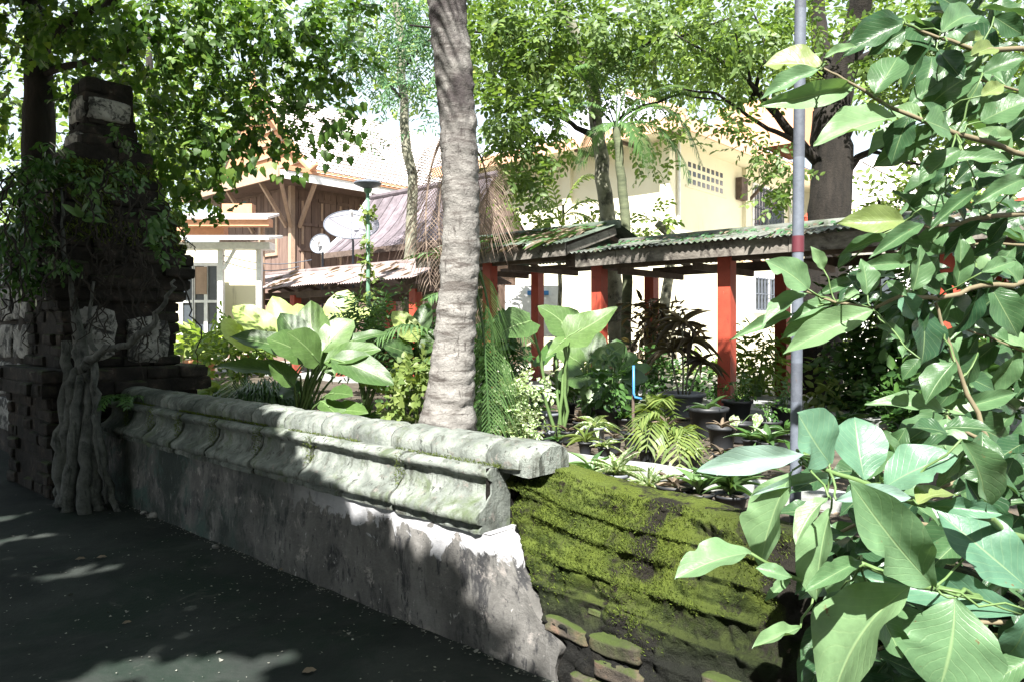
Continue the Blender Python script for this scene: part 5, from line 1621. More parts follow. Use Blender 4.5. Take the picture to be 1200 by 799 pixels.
# --- large dark trunked tree at the right
rt = thing('dark_trunk_tree', 'large tree with thick dark forked trunk rising behind the walkway roof', 'tree', at(965, 383, 12.6) - Vector((0, 0, EYE - GZ)))
limb(rt, [at(960, 468, 12.6), at(962, 380, 12.6), at(972, 270, 12.6), at(975, 200, 12.6), at(976, 130, 12.6)], 0.38, 0.33, 'bark', 'trunk', 16, 6, 41)
limb(rt, [at(976, 140, 12.6), at(985, 90, 12.5), at(1003, 40, 12.3), at(1015, -30, 12)], 0.27, 0.17, 'bark', 'branch', 12, 5, 42)
limb(rt, [at(972, 140, 12.6), at(966, 80, 12.8), at(960, 30, 13), at(958, -40, 13)], 0.18, 0.12, 'bark', 'branch', 10, 5, 43)
for i, (pts, r0) in enumerate([([(958, 190, 12.6), (930, 160, 12.4), (890, 110, 12.2), (850, 75, 12), (790, 40, 11.8)], 0.10), ([(900, 120, 12.2), (880, 100, 12), (860, 30, 11.8)], 0.05), ([(930, 165, 12.4), (890, 145, 12.2), (840, 110, 12), (800, 105, 12)], 0.045),
                               ([(990, 205, 12.6), (1005, 185, 12.5), (1030, 172, 12.3), (1060, 190, 12.2), (1090, 195, 12)], 0.08), ([(1020, 176, 12.4), (1040, 185, 12.3), (1030, 150, 12.3)], 0.04), ([(990, 80, 12.4), (1060, 40, 12), (1140, 10, 11.5)], 0.08), ([(880, 120, 12.2), (900, 60, 12), (880, 10, 12)], 0.04)]):
    limb(rt, [at(*p) for p in pts], r0, 0.012, 'bark', seed=i + 60)
rows = [(800, 40, 11.6, 40, 24), (850, 50, 11.6, 40, 26), (900, 40, 11.8, 40, 26), (880, 90, 11.8, 34, 20), (920, 90, 12, 30, 16), (890, 175, 12.2, 26, 14), (915, 205, 12.2, 24, 12), (900, 235, 12.3, 18, 7), (1050, 40, 11.5, 60, 50), (1110, 30, 11.2, 60, 55), (1170, 30, 11, 60, 55), (1080, 90, 11.4, 45, 30), (1140, 95, 11.2, 50, 40), (1190, 110, 11, 45, 36), (1020, 100, 12, 26, 12), (940, 20, 11.8, 40, 22), (1100, 150, 12, 40, 22), (1160, 170, 12, 40, 30), (860, 150, 12.2, 20, 8), (950, 70, 13, 24, 10)]
crown(rt, px_clusters([(x, y, d, r, int(n * 1.7)) for x, y, d, r, n in rows]), 0.14, 'lf_mid', 'ellip', 53, 'crown', k=8, droop=0.35)

# --- small palm behind the green roof
sp_ = thing('small_palm', 'small slim palm with arching fronds behind the green walkway roof', 'palm tree', at(733, 383, 13.2) - Vector((0, 0, EYE - GZ)))
limb(sp_, [at(734, 450, 13.2), at(733, 255, 13.2), at(726, 180, 13.2), at(722, 150, 13.2)], 0.10, 0.07, 'palm_stem', 'trunk', 10, 5, 71)
c = at(722, 152, 13.2)
for i, tips in enumerate([[(700, 115, 13.0), (670, 110, 12.8), (645, 150, 12.6)], [(705, 100, 13.0), (690, 70, 12.8), (672, 80, 12.6)], [(735, 90, 13.2), (745, 50, 13.2), (748, 60, 13.2)], [(760, 110, 13.0), (800, 110, 12.8), (822, 195, 12.6)], [(760, 130, 13.0), (790, 150, 12.8), (810, 215, 12.6)],
                          [(725, 90, 13.4), (722, 60, 13.5), (715, 55, 13.6)], [(740, 130, 12.8), (755, 160, 12.6), (760, 205, 12.6)], [(705, 130, 12.8), (690, 160, 12.6), (678, 200, 12.6)], [(745, 110, 13.3), (780, 90, 13.4), (815, 110, 13.5)]]):
    frond_mesh(c, [at(*t) for t in tips], 34, 0.50, 'lf_strap', sp_, 'frond', 1.0, 0.032, seed=i + 80)
# leaning pale trunk under the roof
ln = thing('leaning_tree', 'thin leaning pale trunk seen under the walkway roof beside the red post', 'tree', at(770, 383, 15.5) - Vector((0, 0, EYE - GZ)))
limb(ln, [at(766, 452, 15.5), at(775, 380, 15.5), at(784, 325, 15.5), at(790, 280, 15.5), at(770, 262, 15.6)], 0.13, 0.08, 'bark_pale', 'trunk', 10, 5, 73)
crown(ln, px_clusters([(760, 262, 15.3, 26, 14), (740, 270, 15.3, 18, 8), (780, 258, 15.3, 18, 8)]), 0.16, 'lf_far', 'ellip', 74, 'crown', k=6)

# --- compound-leaved shrub tree behind the green roof
cs = thing('compound_leaf_shrub', 'light green shrub with feathered sprays just above the green walkway roof', 'shrub', at(640, 383, 16.2) - Vector((0, 0, EYE - GZ)))
limb(cs, [at(650, 450, 16.2), at(655, 300, 16.2), at(660, 240, 16.1)], 0.06, 0.03, 'bark_pale', 'trunk', 8, 4, 75)
for i, tips in enumerate([[(630, 225, 16), (600, 225, 15.8), (570, 255, 15.6)], [(640, 235, 16), (610, 245, 15.8), (580, 268, 15.6)], [(690, 220, 16), (710, 235, 15.8), (735, 262, 15.6)], [(650, 210, 16), (640, 200, 15.8), (620, 215, 15.6)], [(670, 210, 16.2), (690, 195, 16), (705, 215, 16)], [(640, 250, 15.9), (640, 262, 15.8), (620, 280, 15.6)], [(680, 240, 15.9), (690, 255, 15.8), (700, 268, 15.6)]]):
    frond_mesh(at(655, 258, 16.2), [at(*t) for t in tips], 15, 0.40, 'lf_far', cs, 'frond', 0.7, 0.09, seed=i + 90)
crown(cs, px_clusters([(600, 240, 15.9, 24, 14), (640, 250, 15.9, 24, 14), (690, 245, 15.9, 24, 14), (620, 265, 15.8, 18, 8)]), 0.17, 'lf_far', 'ellip', 76, 'crown', k=6)

# --- far sunlit trees behind everything
far = [('far sunlit tree above the wooden house roof, left of the palm', [(440, 40, 40, 60, 60), (500, 40, 40, 60, 60), (560, 30, 40, 60, 60), (470, 100, 40, 40, 30), (600, 90, 40, 50, 40), (540, 90, 40, 40, 24)], (520, 40)),
       ('far sunlit tree behind the pole and the dark forked trunk', [(920, 50, 36, 70, 70), (980, 60, 36, 70, 60), (1040, 40, 36, 60, 60), (900, 110, 36, 40, 30), (1020, 120, 36, 40, 30)], (960, 36)),
       ('sunlit yellow green tree behind the wooden house at left', [(170, 130, 30, 70, 60), (230, 150, 30, 60, 55), (280, 140, 30, 55, 45), (200, 210, 28, 60, 50), (150, 230, 28, 60, 50), (250, 200, 28, 40, 26), (100, 200, 29, 70, 60), (30, 150, 29, 80, 60), (20, 240, 29, 70, 50)], (180, 30)),
       ('tall sunlit tree behind the dark bodhi crown at top left', [(60, 40, 34, 90, 80), (150, 40, 34, 90, 80), (250, 30, 34, 80, 70), (330, 20, 34, 70, 50), (330, 80, 35, 50, 26)], (150, 34)),
       ('far sunlit tree behind the yellow building roof, centre', [(700, 50, 38, 80, 90), (780, 50, 38, 80, 90), (860, 50, 38, 70, 80), (640, 50, 38, 70, 70), (820, 100, 38, 50, 40), (700, 110, 38, 50, 40)], (770, 38)),
       ('far bright tree at the right behind the white building', [(1060, 90, 32, 70, 60), (1140, 100, 32, 70, 70), (1190, 140, 32, 60, 50), (1100, 180, 31, 50, 40), (1170, 210, 31, 50, 46), (1190, 280, 30, 50, 40)], (1130, 32))]
for i, (lb, rows, (px, d)) in enumerate(far):
    t = thing('far_tree', lb, 'tree', at(px, 383, d) - Vector((0, 0, EYE - GZ)), 'sunlit trees behind the houses')
    limb(t, [at(px, 383 + 1.2 * FPX / d, d), at(px + 4, 300, d), at(px, 150, d), at(px - 6, 60, d)], 0.35, 0.12, 'bark', 'trunk', 8, 4, i + 100)
    crown(t, px_clusters([(x, y, dd_, r, int(n * 1.5)) for x, y, dd_, r, n in rows]), 0.36, 'lf_far', 'ellip', 110 + i, 'crown', k=7)

# hedge of yellow-green shrubs right, above the walkway roof
for i, (px, py, d, r, n, lb) in enumerate([(1030, 235, 14.5, 26, 40, 'bright green shrub right of the dark trunk above the roof'), (1080, 225, 14.2, 30, 50, 'bright green shrub behind the upper big-leaved branch'), (1140, 225, 14.0, 34, 60, 'bright green shrub near the right edge above the roof')]):
    t = thing('bright_shrub', lb, 'shrub', at(px, 383, d) - Vector((0, 0, EYE - GZ)), 'bright shrubs behind the walkway')
    limb(t, [at(px, 455, d), at(px, 300, d), at(px, py, d)], 0.08, 0.03, 'bark', 'trunk', 8, 4, i + 120)
    crown(t, px_clusters([(px, py, d, r, n), (px + 12, py + 22, d, r * 0.8, n // 2), (px - 10, py + 30, d, r * 0.8, n // 2)]), 0.15, 'lf_yellow' if i == 0 else 'lf_far', 'ellip', 130 + i, 'crown', k=7)

# ================================================================== GARDEN PLANTS
def make_pot(parent, base, r, h, mat, soil=True):
    m = MB()
    m.lathe(base, [(0.0, 0.003), (r * 0.72, 0.003), (r * 0.74, 0.02), (r * 0.93, h * 0.86), (r * 1.06, h * 0.88), (r * 1.08, h), (r * 0.98, h), (r * 0.92, h * 0.9), (r * 0.88, h * 0.84)], 20)
    m.build('pot', MAT[mat], parent, True)
    if soil:
        m = MB()
        m.lathe(base, [(0.0, h * 0.88), (r * 0.5, h * 0.87), (r * 0.9, h * 0.85)], 14)
        m.build('soil', MAT['soil'], parent, True)

def strap_leaves(parent, c, n, L, w, mat, seed, arch=0.55, up=(0.5, 1.1), kind='strap', spread=1.0, var=4):
    rr = random.Random(seed)
    for i in range(n):
        th = 2.4 * i + rr.uniform(-.4, .4)
        el = rr.uniform(*up)
        l = L * rr.uniform(0.65, 1.1)
        dirv = Vector((math.cos(th) * math.cos(el) * spread, math.sin(th) * math.cos(el) * spread, math.sin(el)))
        tip = Vector(c) + dirv * l - Vector((0, 0, arch * l * 0.15))
        nrm = Vector((-math.cos(th) * math.sin(el), -math.sin(th) * math.sin(el), math.cos(el)))
        put_leaf(parent, kind, mat, Vector(c) + Vector((0, 0, 0.006 * i)) * min(1, L), tip, w * rr.uniform(0.8, 1.15), nrm, var + rr.randrange(3) + (10 if arch > 0.5 else 0), bend=0.25 + arch * 0.5, wave=0.008, fold=0.3)

def potted(label, px, py, wpx, hf, pot_mat, plant, group='potted plants among the palms', d=None, cat='potted plant', **kw):
    base = ground_at(px, py) if d is None else Vector((at(px, py, d).x, d, GZ))
    base.z = GZ + 0.015
    dd = base.y
    r = wpx * dd / FPX / 2
    h = r * 2 * hf
    t = thing('potted_plant', label, cat, base, group)
    make_pot(t, base, r, h, pot_mat)
    if plant:
        plant(t, base + Vector((0, 0, h * 0.87)), dd, **kw)
    return t

def p_strap(t, c, d, n=12, L=0.3, w=0.035, mat='lf_strap', seed=1, arch=0.6, up=(0.5, 1.2), kind='strap'):
    strap_leaves(t, c, n, L, w, mat, seed, arch, up, kind)
def p_bush(t, c, d, h=0.3, r=0.15, n=30, size=0.06, mat='lf_dark', seed=1, shape='ellip'):
    for i in range(4):
        limb(t, [c, c + Vector((random.uniform(-.4, .4) * r, random.uniform(-.4, .4) * r, h * 0.9))], 0.008, 0.003, 'stalk', 'stem', 5, 3, seed + i)
    crown(t, [(c + Vector((0, 0, h * 0.65)), (r, r, h * 0.4), n)], size, mat, shape, seed, 'foliage', k=5)
def p_canes(t, c, d, canes, L, n, mat='lf_cordyline', w=0.05, seed=1):
    rr = random.Random(seed)
    for (dx, dy, h) in canes:
        top = c + Vector((dx, dy, h))
        limb(t, [c + Vector((dx * 0.3, dy * 0.3, -0.02)), top], 0.014, 0.011, 'bark_pale', 'stem', 6, 3, seed + h)
        strap_leaves(t, top - Vector((0, 0, 0.05)), n, L, w, mat, seed + int(h * 100), 0.7, (-0.1, 1.3), 'elliptic')
def p_hearts(t, c, d, tips, s=0.12, mat='lf_varieg'):
    for i, (px, py) in enumerate(tips):
        b = at(px, py, d - 0.1)
        limb(t, [c, (c + b) / 2 + Vector((0, 0, 0.05)), b], 0.005, 0.003, 'stalk', 'stem', 5, 3, i)
        put_leaf(t, 'heart', mat, b, b + Vector((-0.05, -0.06, -s)), s * 0.8, (0.1, -1, 0.5), i)

pots = [
 ('large grey pot with bare twigs beside the elephant ear stalks', 643, 510, 27, 0.95, 'pot_grey', p_bush, dict(h=0.22, r=0.10, n=5, size=0.05, seed=3)),
 ('small dark square-looking pot right at the foot of the elephant ear', 640, 525, 20, 0.9, 'pot_grey', p_bush, dict(h=0.16, r=0.07, n=5, size=0.05, mat='litter', seed=4)),
 ('small black pot with withered seedling right of elephant ear base', 665, 521, 15, 0.95, 'pot_black', p_strap, dict(n=6, L=0.16, w=0.02, mat='litter', seed=5)),
 ('black pot behind the elephant ear stalks', 664, 495, 22, 1.0, 'pot_black', p_bush, dict(h=0.25, r=0.12, n=8, size=0.07, seed=6)),
 ('greyish round pot with pale rosette seedling in the middle of the soil', 697, 523, 26, 0.85, 'pot_grey', p_strap, dict(n=14, L=0.30, w=0.06, mat='lf_varieg', seed=7, kind='elliptic', up=(0.2, 1.2))),
 ('black pot with dry sprout in front of the greyish round pot', 719, 533, 20, 0.95, 'pot_black', p_strap, dict(n=6, L=0.14, w=0.02, mat='litter', seed=8)),
 ('black pot holding dark stake beside the blue pipe', 740, 527, 20, 0.95, 'pot_black', p_strap, dict(n=6, L=0.15, w=0.02, mat='litter', seed=9)),
 ('wide black tub with dark leaves behind the middle pots', 715, 507, 38, 0.75, 'pot_black', p_bush, dict(h=0.55, r=0.30, n=40, size=0.13, seed=10)),
 ('black pot with striped croton right of the blue pipe', 764, 505, 26, 0.9, 'pot_black', p_strap, dict(n=16, L=0.38, w=0.06, mat='lf_yellow', seed=11, kind='elliptic', up=(0.5, 1.3))),
 ('tall black pot left of the bright areca seedling', 762, 530, 22, 1.2, 'pot_black', p_strap, dict(n=8, L=0.2, w=0.03, seed=12)),
 ('widest grey tub with tall dark cordyline canes near the red post', 800, 491, 50, 0.6, 'pot_grey', p_canes, dict(canes=[(0, 0, 0.95), (0.14, 0.05, 0.72), (-0.13, 0.04, 0.6), (0.25, 0, 0.45)], L=0.40, n=18, w=0.05, seed=13)),
 ('large tilted black tub in front of the cordyline tub', 829, 515, 46, 0.8, 'pot_black', p_strap, dict(n=5, L=0.30, w=0.03, seed=14)),
 ('black pot of dark bushy leaves at the foot of the red post', 864, 497, 34, 0.8, 'pot_black', p_bush, dict(h=0.28, r=0.2, n=30, size=0.07, seed=15)),
 ('black pot with three pale heart shaped leaves', 868, 520, 30, 0.8, 'pot_black', p_hearts, dict(tips=[(862, 488), (889, 486), (884, 508)], s=0.15)),
 ('black pot in a cluster under the pale heart leaves', 846, 528, 34, 0.8, 'pot_black', p_strap, dict(n=6, L=0.2, w=0.03, mat='litter', seed=17)),
 ('black pot right of the pale heart leaves before the pole', 900, 515, 30, 0.7, 'pot_black', p_bush, dict(h=0.2, r=0.12, n=10, size=0.07, seed=18)),
 ('black pot half hidden behind the grey pole', 921, 500, 34, 0.7, 'pot_black', p_bush, dict(h=0.25, r=0.18, n=18, size=0.07, seed=19)),
 ('grey pot with white striped spider plant behind the mossy wall', 722, 588, 30, 1.05, 'pot_grey', p_strap, dict(n=22, L=0.26, w=0.035, mat='lf_varieg', seed=20, up=(0.3, 1.3))),
 ('low pot of green leaves touching the end of the cap stone', 694, 580, 30, 0.8, 'pot_black', p_strap, dict(n=12, L=0.24, w=0.055, mat='lf_strap', seed=21, kind='elliptic', up=(0.3, 1.2))),
 ('pot of thin pale grass right of the white striped spider plant', 760, 595, 24, 0.8, 'pot_black', p_strap, dict(n=26, L=0.24, w=0.018, mat='lf_varieg', seed=22, up=(0.4, 1.3))),
 ('wide black bowl of dry soil behind the mossy wall', 790, 597, 42, 0.65, 'pot_black', p_strap, dict(n=7, L=0.18, w=0.03, mat='litter', seed=23)),
 ('black pot with thick curled stem behind the mossy wall', 819, 603, 34, 0.7, 'pot_black', p_strap, dict(n=9, L=0.26, w=0.06, mat='lf_strap', seed=24, kind='elliptic', up=(0.6, 1.4))),
 ('clump of upright blades in a dark pot at the mossy wall right end', 856, 605, 40, 0.6, 'pot_black', p_strap, dict(n=34, L=0.30, w=0.028, mat='lf_strap', seed=25, up=(0.7, 1.45), arch=0.3)),
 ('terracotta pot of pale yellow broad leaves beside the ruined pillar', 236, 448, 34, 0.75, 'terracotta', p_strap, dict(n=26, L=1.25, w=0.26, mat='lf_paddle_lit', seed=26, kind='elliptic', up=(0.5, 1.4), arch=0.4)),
]
extra = [(625, 512, 16), (652, 532, 15), (680, 512, 18), (686, 535, 17), (708, 540, 16), (733, 510, 20), (757, 545, 18), (782, 520, 20), (806, 530, 22), (812, 552, 18), (880, 535, 20), (900, 540, 22), (845, 552, 20), (760, 492, 20), (690, 492, 20), (920, 530, 24), (868, 560, 20)]
nbr = ['left of the elephant ear', 'in front of the elephant ear foot', 'between the elephant ear and the middle pots', 'at the front left of the middle pots', 'front of the middle pots', 'behind the stake of the blue pipe', 'left of the areca seedling foot', 'behind the areca seedling', 'under the tilted black tub', 'right of the areca seedling foot', 'under the pale heart leaves', 'just left of the pole', 'near the end of the pale kerb', 'behind the croton pot', 'behind the pale rosette', 'right behind the pole', 'against the kerb before the pole']
for i, ((px, py, wp), nb_) in enumerate(zip(extra, nbr)):
    mt_ = ['lf_dark', 'lf_strap', 'litter', 'lf_yellow', 'lf_varieg'][i % 5]
    pots.append(('small black nursery pot ' + nb_, px, py, wp, 0.95, 'pot_black', p_strap, dict(n=7 + i % 6, L=0.16 + 0.03 * (i % 4), w=0.03 + 0.012 * (i % 3), mat=mt_, seed=500 + i, kind='elliptic' if i % 2 else 'strap')))
for lb, px, py, wpx, hf, mt, fn, kw in pots:
    potted(lb, px, py, wpx, hf, mt, fn, **kw)

# big paddle-leaved plant left of the palm
def paddle(label, base, leaves, mat, d, name='paddle_leaf_plant', group=None, kind='paddle', stem_r=0.018):
    t = thing(name, label, 'plant', base, group)
    rr = random.Random(len(label))
    for i, (bx, by, tx, ty, w, dz, *m_) in enumerate(leaves):
        b, tip = at(bx, by, d + dz * 0.4), at(tx, ty, d + dz)
        s0 = Vector(base) + Vector((rr.uniform(-.06, .06), rr.uniform(-.06, .06), 0))
        mid = s0.lerp(b, 0.55) + Vector((0, 0, 0.08))
        limb(t, [s0, mid, b, b.lerp(tip, 0.3)], stem_r, stem_r * 0.45, 'stalk', 'stalk', 7, 4, i)
        wd = w * d / FPX
        nrm = Vector((rr.uniform(-.3, .3), -0.75, 0.75))
        put_leaf(t, kind, m_[0] if m_ else mat, b, tip, wd, nrm, i % 5, wave=0.02, bend=0.12)
    return t
paddle('big plant with upright paddle leaves between the wall and palm trunk', ground_at(352, 505), [
    (362, 418, 272, 383, 34, -0.3), (368, 425, 330, 362, 40, 0.1), (362, 420, 318, 392, 44, -0.4), (372, 415, 362, 350, 44, 0.3), (378, 412, 412, 372, 40, 0.2), (388, 420, 458, 440, 38, -0.4), (380, 425, 440, 402, 34, -0.2),
    (374, 425, 345, 388, 46, -0.5), (398, 405, 455, 386, 18, 0.2), (352, 440, 248, 418, 26, 0.1), (384, 462, 408, 456, 26, -0.5), (386, 482, 424, 476, 24, -0.6), (376, 470, 410, 492, 26, -0.6), (392, 440, 370, 372, 36, 0.4), (345, 452, 318, 420, 26, -0.2), (350, 460, 328, 450, 30, 0.2)], 'lf_paddle', 8.0)
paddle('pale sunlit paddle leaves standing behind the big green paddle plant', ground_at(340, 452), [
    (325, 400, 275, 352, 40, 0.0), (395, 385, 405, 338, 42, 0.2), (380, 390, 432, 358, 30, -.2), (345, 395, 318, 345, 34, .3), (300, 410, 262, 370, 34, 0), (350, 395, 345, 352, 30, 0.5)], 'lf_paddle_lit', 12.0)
paddle('elephant ear with three huge leaves on long pale stalks', ground_at(657, 519), [
    (622, 376, 574, 392, 62, -0.3, 'lf_paddle'), (668, 388, 632, 356, 60, 0.1, 'lf_paddle'), (664, 396, 722, 358, 52, -0.1, 'lf_paddle'), (662, 398, 640, 416, 20, -0.3, 'lf_paddle'), (650, 410, 620, 425, 40, 0.3, 'lf_dark')], 'lf_paddle', 7.5, 'elephant_ear', kind='heart', stem_r=0.02)
paddle('dark broad leaved plant right behind the elephant ear', ground_at(686, 500), [
    (684, 430, 650, 400, 34, 0), (690, 425, 700, 385, 34, 0.2), (694, 430, 730, 400, 30, -0.1), (686, 440, 655, 440, 34, -.3), (692, 440, 715, 452, 36, -.3), (688, 420, 672, 380, 30, .3), (690, 440, 690, 470, 26, -.4)], 'lf_paddle', 8.8)
paddle('broad leaved plant behind the blue pipe', ground_at(722, 500), [
    (718, 440, 690, 432, 24, 0), (724, 435, 745, 412, 26, .1), (722, 432, 722, 395, 26, .2), (728, 445, 760, 440, 26, 0), (716, 448, 690, 465, 24, -.2), (726, 450, 740, 470, 24, -.2), (730, 440, 764, 425, 20, .2)], 'lf_dark', 9.0)
paddle('wide leaved plant close to the left of the palm trunk', ground_at(485, 480), [
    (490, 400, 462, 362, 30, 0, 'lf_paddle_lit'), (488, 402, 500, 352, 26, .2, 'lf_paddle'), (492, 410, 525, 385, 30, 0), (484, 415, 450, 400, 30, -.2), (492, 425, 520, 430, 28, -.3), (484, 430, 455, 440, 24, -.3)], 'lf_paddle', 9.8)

# leafy shrubs
def shrub(name, label, px, base_py, d, blobs, size, mat, seed, shape='ellip', stems=5, k=6, cat='shrub', group=None):
    base = Vector((at(px, 383, d).x, d, GZ))
    t = thing(name, label, cat, base, group)
    cl = px_clusters([(x, y, d + dd, r, n) for x, y, r, n, dd in blobs])
    for i in range(stems):
        c = cl[i % len(cl)][0]
        limb(t, [base, base.lerp(Vector(c), 0.6) + Vector((0, 0, 0.05)), c], 0.018 if d < 9 else 0.03, 0.006, 'stalk', 'stem', 6, 3, seed + i)
    crown(t, cl, size, mat, shape, seed, 'foliage', k=k)
    return t
shrub('round_leaf_shrub', 'yellow green round leaved shrub left of the palm trunk base', 480, 490, 8.2, [(455, 440, 24, 20, 0), (480, 450, 24, 22, -.2), (500, 435, 20, 16, 0), (470, 468, 26, 20, -.3), (497, 468, 22, 18, -.2)], 0.085, 'lf_yellow', 201, 'heart')
shrub('variegated_shrub', 'pale variegated shrub right of the palm trunk base', 606, 515, 6.6, [(600, 455, 24, 26, 0), (620, 450, 20, 20, .1), (596, 480, 22, 26, 0), (612, 500, 24, 30, -.1), (588, 470, 14, 10, 0), (605, 515, 22, 20, -.2)], 0.07, 'lf_varieg', 202, 'ellip', 6)
shrub('dark_shrub', 'deep green shrub behind the palm trunk, under its hanging fronds', 575, 490, 8.6, [(575, 400, 30, 40, 0), (590, 430, 28, 40, 0), (570, 450, 28, 40, -.2), (600, 460, 20, 20, 0), (560, 420, 24, 30, 0)], 0.12, 'lf_dark', 203)
shrub('feathery_shrub', 'bright feathery fern-like shrub behind the paddle plant', 430, 470, 10.5, [(415, 385, 26, 40, 0), (435, 365, 26, 40, .2), (460, 385, 28, 44, 0), (440, 405, 26, 40, -.2), (410, 415, 22, 26, 0), (470, 415, 24, 30, 0)], 0.13, 'lf_strap', 204, 'narrow', 5, 9)
shrub('dark_shrub', 'dark shrub directly behind the yellow green round leaved shrub', 505, 470, 10.2, [(500, 400, 30, 40, 0), (520, 420, 26, 30, 0), (490, 430, 30, 40, 0), (470, 440, 26, 30, 0)], 0.12, 'lf_dark', 205)
shrub('pale_shrub', 'sunlit pale shrub beside the shed and terracotta pot', 285, 440, 13, [(270, 390, 26, 30, 0), (240, 400, 26, 30, .5), (300, 400, 26, 30, .3), (255, 420, 24, 26, -.4), (290, 425, 22, 20, 0)], 0.16, 'lf_far', 206)
shrub('dark_shrub', 'low dark hedge behind the pots, left of the right red post', 752, 455, 11.0, [(735, 440, 18, 26, 0), (760, 436, 20, 30, 0), (785, 440, 18, 26, 0), (820, 444, 16, 22, 0), (840, 446, 14, 16, 0)], 0.11, 'lf_dark', 207)
shrub('lily_clump', 'sunlit lily-like clump between the two right red posts', 888, 455, 11.5, [(880, 420, 20, 26, 0), (895, 405, 18, 22, 0), (900, 430, 20, 26, 0), (878, 445, 18, 20, 0)], 0.20, 'lf_far', 208, 'narrow', 4)
shrub('brown_leaf_shrub', 'brownish drooping plant left of the dark cordyline', 768, 460, 11.8, [(765, 365, 16, 18, 0), (772, 385, 16, 20, 0), (762, 400, 16, 16, 0)], 0.24, 'lf_cordyline', 209, 'narrow', 3)
shrub('small_shrub', 'small broad leaved plant in front of the dark tree trunk', 962, 475, 9.6, [(958, 462, 12, 8, 0), (970, 455, 10, 6, 0)], 0.17, 'lf_yellow', 210, 'ellip', 3)
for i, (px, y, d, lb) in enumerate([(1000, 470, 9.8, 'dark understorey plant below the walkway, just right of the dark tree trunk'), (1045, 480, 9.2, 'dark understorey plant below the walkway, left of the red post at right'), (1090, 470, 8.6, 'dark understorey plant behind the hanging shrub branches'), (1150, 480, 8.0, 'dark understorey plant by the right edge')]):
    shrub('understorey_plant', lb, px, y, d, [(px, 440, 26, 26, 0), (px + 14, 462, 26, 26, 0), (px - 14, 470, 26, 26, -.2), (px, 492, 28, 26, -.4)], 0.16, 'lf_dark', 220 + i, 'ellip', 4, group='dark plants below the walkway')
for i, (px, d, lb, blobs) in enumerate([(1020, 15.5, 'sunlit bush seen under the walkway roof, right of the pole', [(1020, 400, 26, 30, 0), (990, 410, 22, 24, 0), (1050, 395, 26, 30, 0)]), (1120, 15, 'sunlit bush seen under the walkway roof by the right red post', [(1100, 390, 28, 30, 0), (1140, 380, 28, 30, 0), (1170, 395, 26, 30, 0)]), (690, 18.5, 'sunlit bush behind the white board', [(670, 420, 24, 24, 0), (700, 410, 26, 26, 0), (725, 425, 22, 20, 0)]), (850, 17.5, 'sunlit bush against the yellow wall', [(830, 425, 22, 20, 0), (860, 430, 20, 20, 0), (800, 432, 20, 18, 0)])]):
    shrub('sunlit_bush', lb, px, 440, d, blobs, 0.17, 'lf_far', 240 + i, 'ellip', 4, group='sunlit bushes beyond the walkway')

for i, (px, py, n_, L, w_, mt, kd, lb) in enumerate([
    (430, 505, 22, 0.42, 0.05, 'lf_strap', 'strap', 'low strap leaved clump just behind the cap stones, left of the palm'), (405, 495, 16, 0.40, 0.10, 'lf_paddle', 'elliptic', 'low broad leaved clump at the foot of the big paddle plant'),
    (455, 500, 20, 0.34, 0.07, 'lf_yellow', 'elliptic', 'low yellow green clump behind the cap stones'), (565, 510, 20, 0.42, 0.05, 'lf_strap', 'strap', 'strap leaved clump right at the palm trunk foot'),
    (580, 495, 18, 0.45, 0.12, 'lf_dark', 'elliptic', 'dark broad leaved clump right of the palm trunk'), (625, 490, 16, 0.36, 0.08, 'lf_strap', 'elliptic', 'green leaved clump left of the elephant ear stalks'),
    (280, 480, 20, 0.5, 0.08, 'lf_strap', 'strap', 'arching green clump behind the wall beside the pillar'), (255, 470, 18, 0.55, 0.14, 'lf_yellow', 'elliptic', 'light green broad leaved clump in the sun near the terracotta pot'),
    (700, 480, 20, 0.5, 0.10, 'lf_dark', 'elliptic', 'dark leafy clump behind the wide black tub'), (745, 485, 18, 0.4, 0.06, 'lf_strap', 'strap', 'green clump behind the blue pipe stake'),
    (940, 500, 20, 0.4, 0.08, 'lf_strap', 'elliptic', 'green clump at the foot of the grey pole'), (985, 505, 22, 0.42, 0.09, 'lf_dark', 'elliptic', 'dark clump right of the grey pole'), (885, 462, 24, 0.55, 0.10, 'lf_far', 'strap', 'sunlit strap leaved clump between the right red posts'),
    (880, 560, 16, 0.3, 0.06, 'lf_strap', 'elliptic', 'small green clump left of the grey pole foot'), (930, 545, 18, 0.3, 0.07, 'lf_dark', 'elliptic', 'small dark clump beside the grey pole foot'), (660, 470, 22, 0.55, 0.13, 'lf_paddle', 'elliptic', 'broad green clump behind the elephant ear')]):
    b = ground_at(px, py)
    t = thing('leafy_clump', lb, 'plant', b, 'low clumps in the garden bed')
    strap_leaves(t, b + Vector((0, 0, 0.02)), n_, L, w_, mt, 400 + i, 0.55, (0.45, 1.35), kd)

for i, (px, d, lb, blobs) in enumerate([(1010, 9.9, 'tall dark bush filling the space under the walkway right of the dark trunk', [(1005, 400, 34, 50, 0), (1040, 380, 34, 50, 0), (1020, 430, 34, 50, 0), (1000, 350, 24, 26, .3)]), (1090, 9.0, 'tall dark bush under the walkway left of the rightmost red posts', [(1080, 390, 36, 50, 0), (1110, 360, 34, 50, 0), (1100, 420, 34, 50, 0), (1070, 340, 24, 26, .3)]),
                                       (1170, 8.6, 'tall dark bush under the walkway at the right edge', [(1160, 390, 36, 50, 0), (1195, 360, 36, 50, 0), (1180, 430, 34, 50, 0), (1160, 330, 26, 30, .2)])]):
    shrub('dark_shrub', lb, px, 440, d, blobs, 0.15, 'lf_dark', 260 + i, 'ellip', 4, group='dark bushes under the walkway')

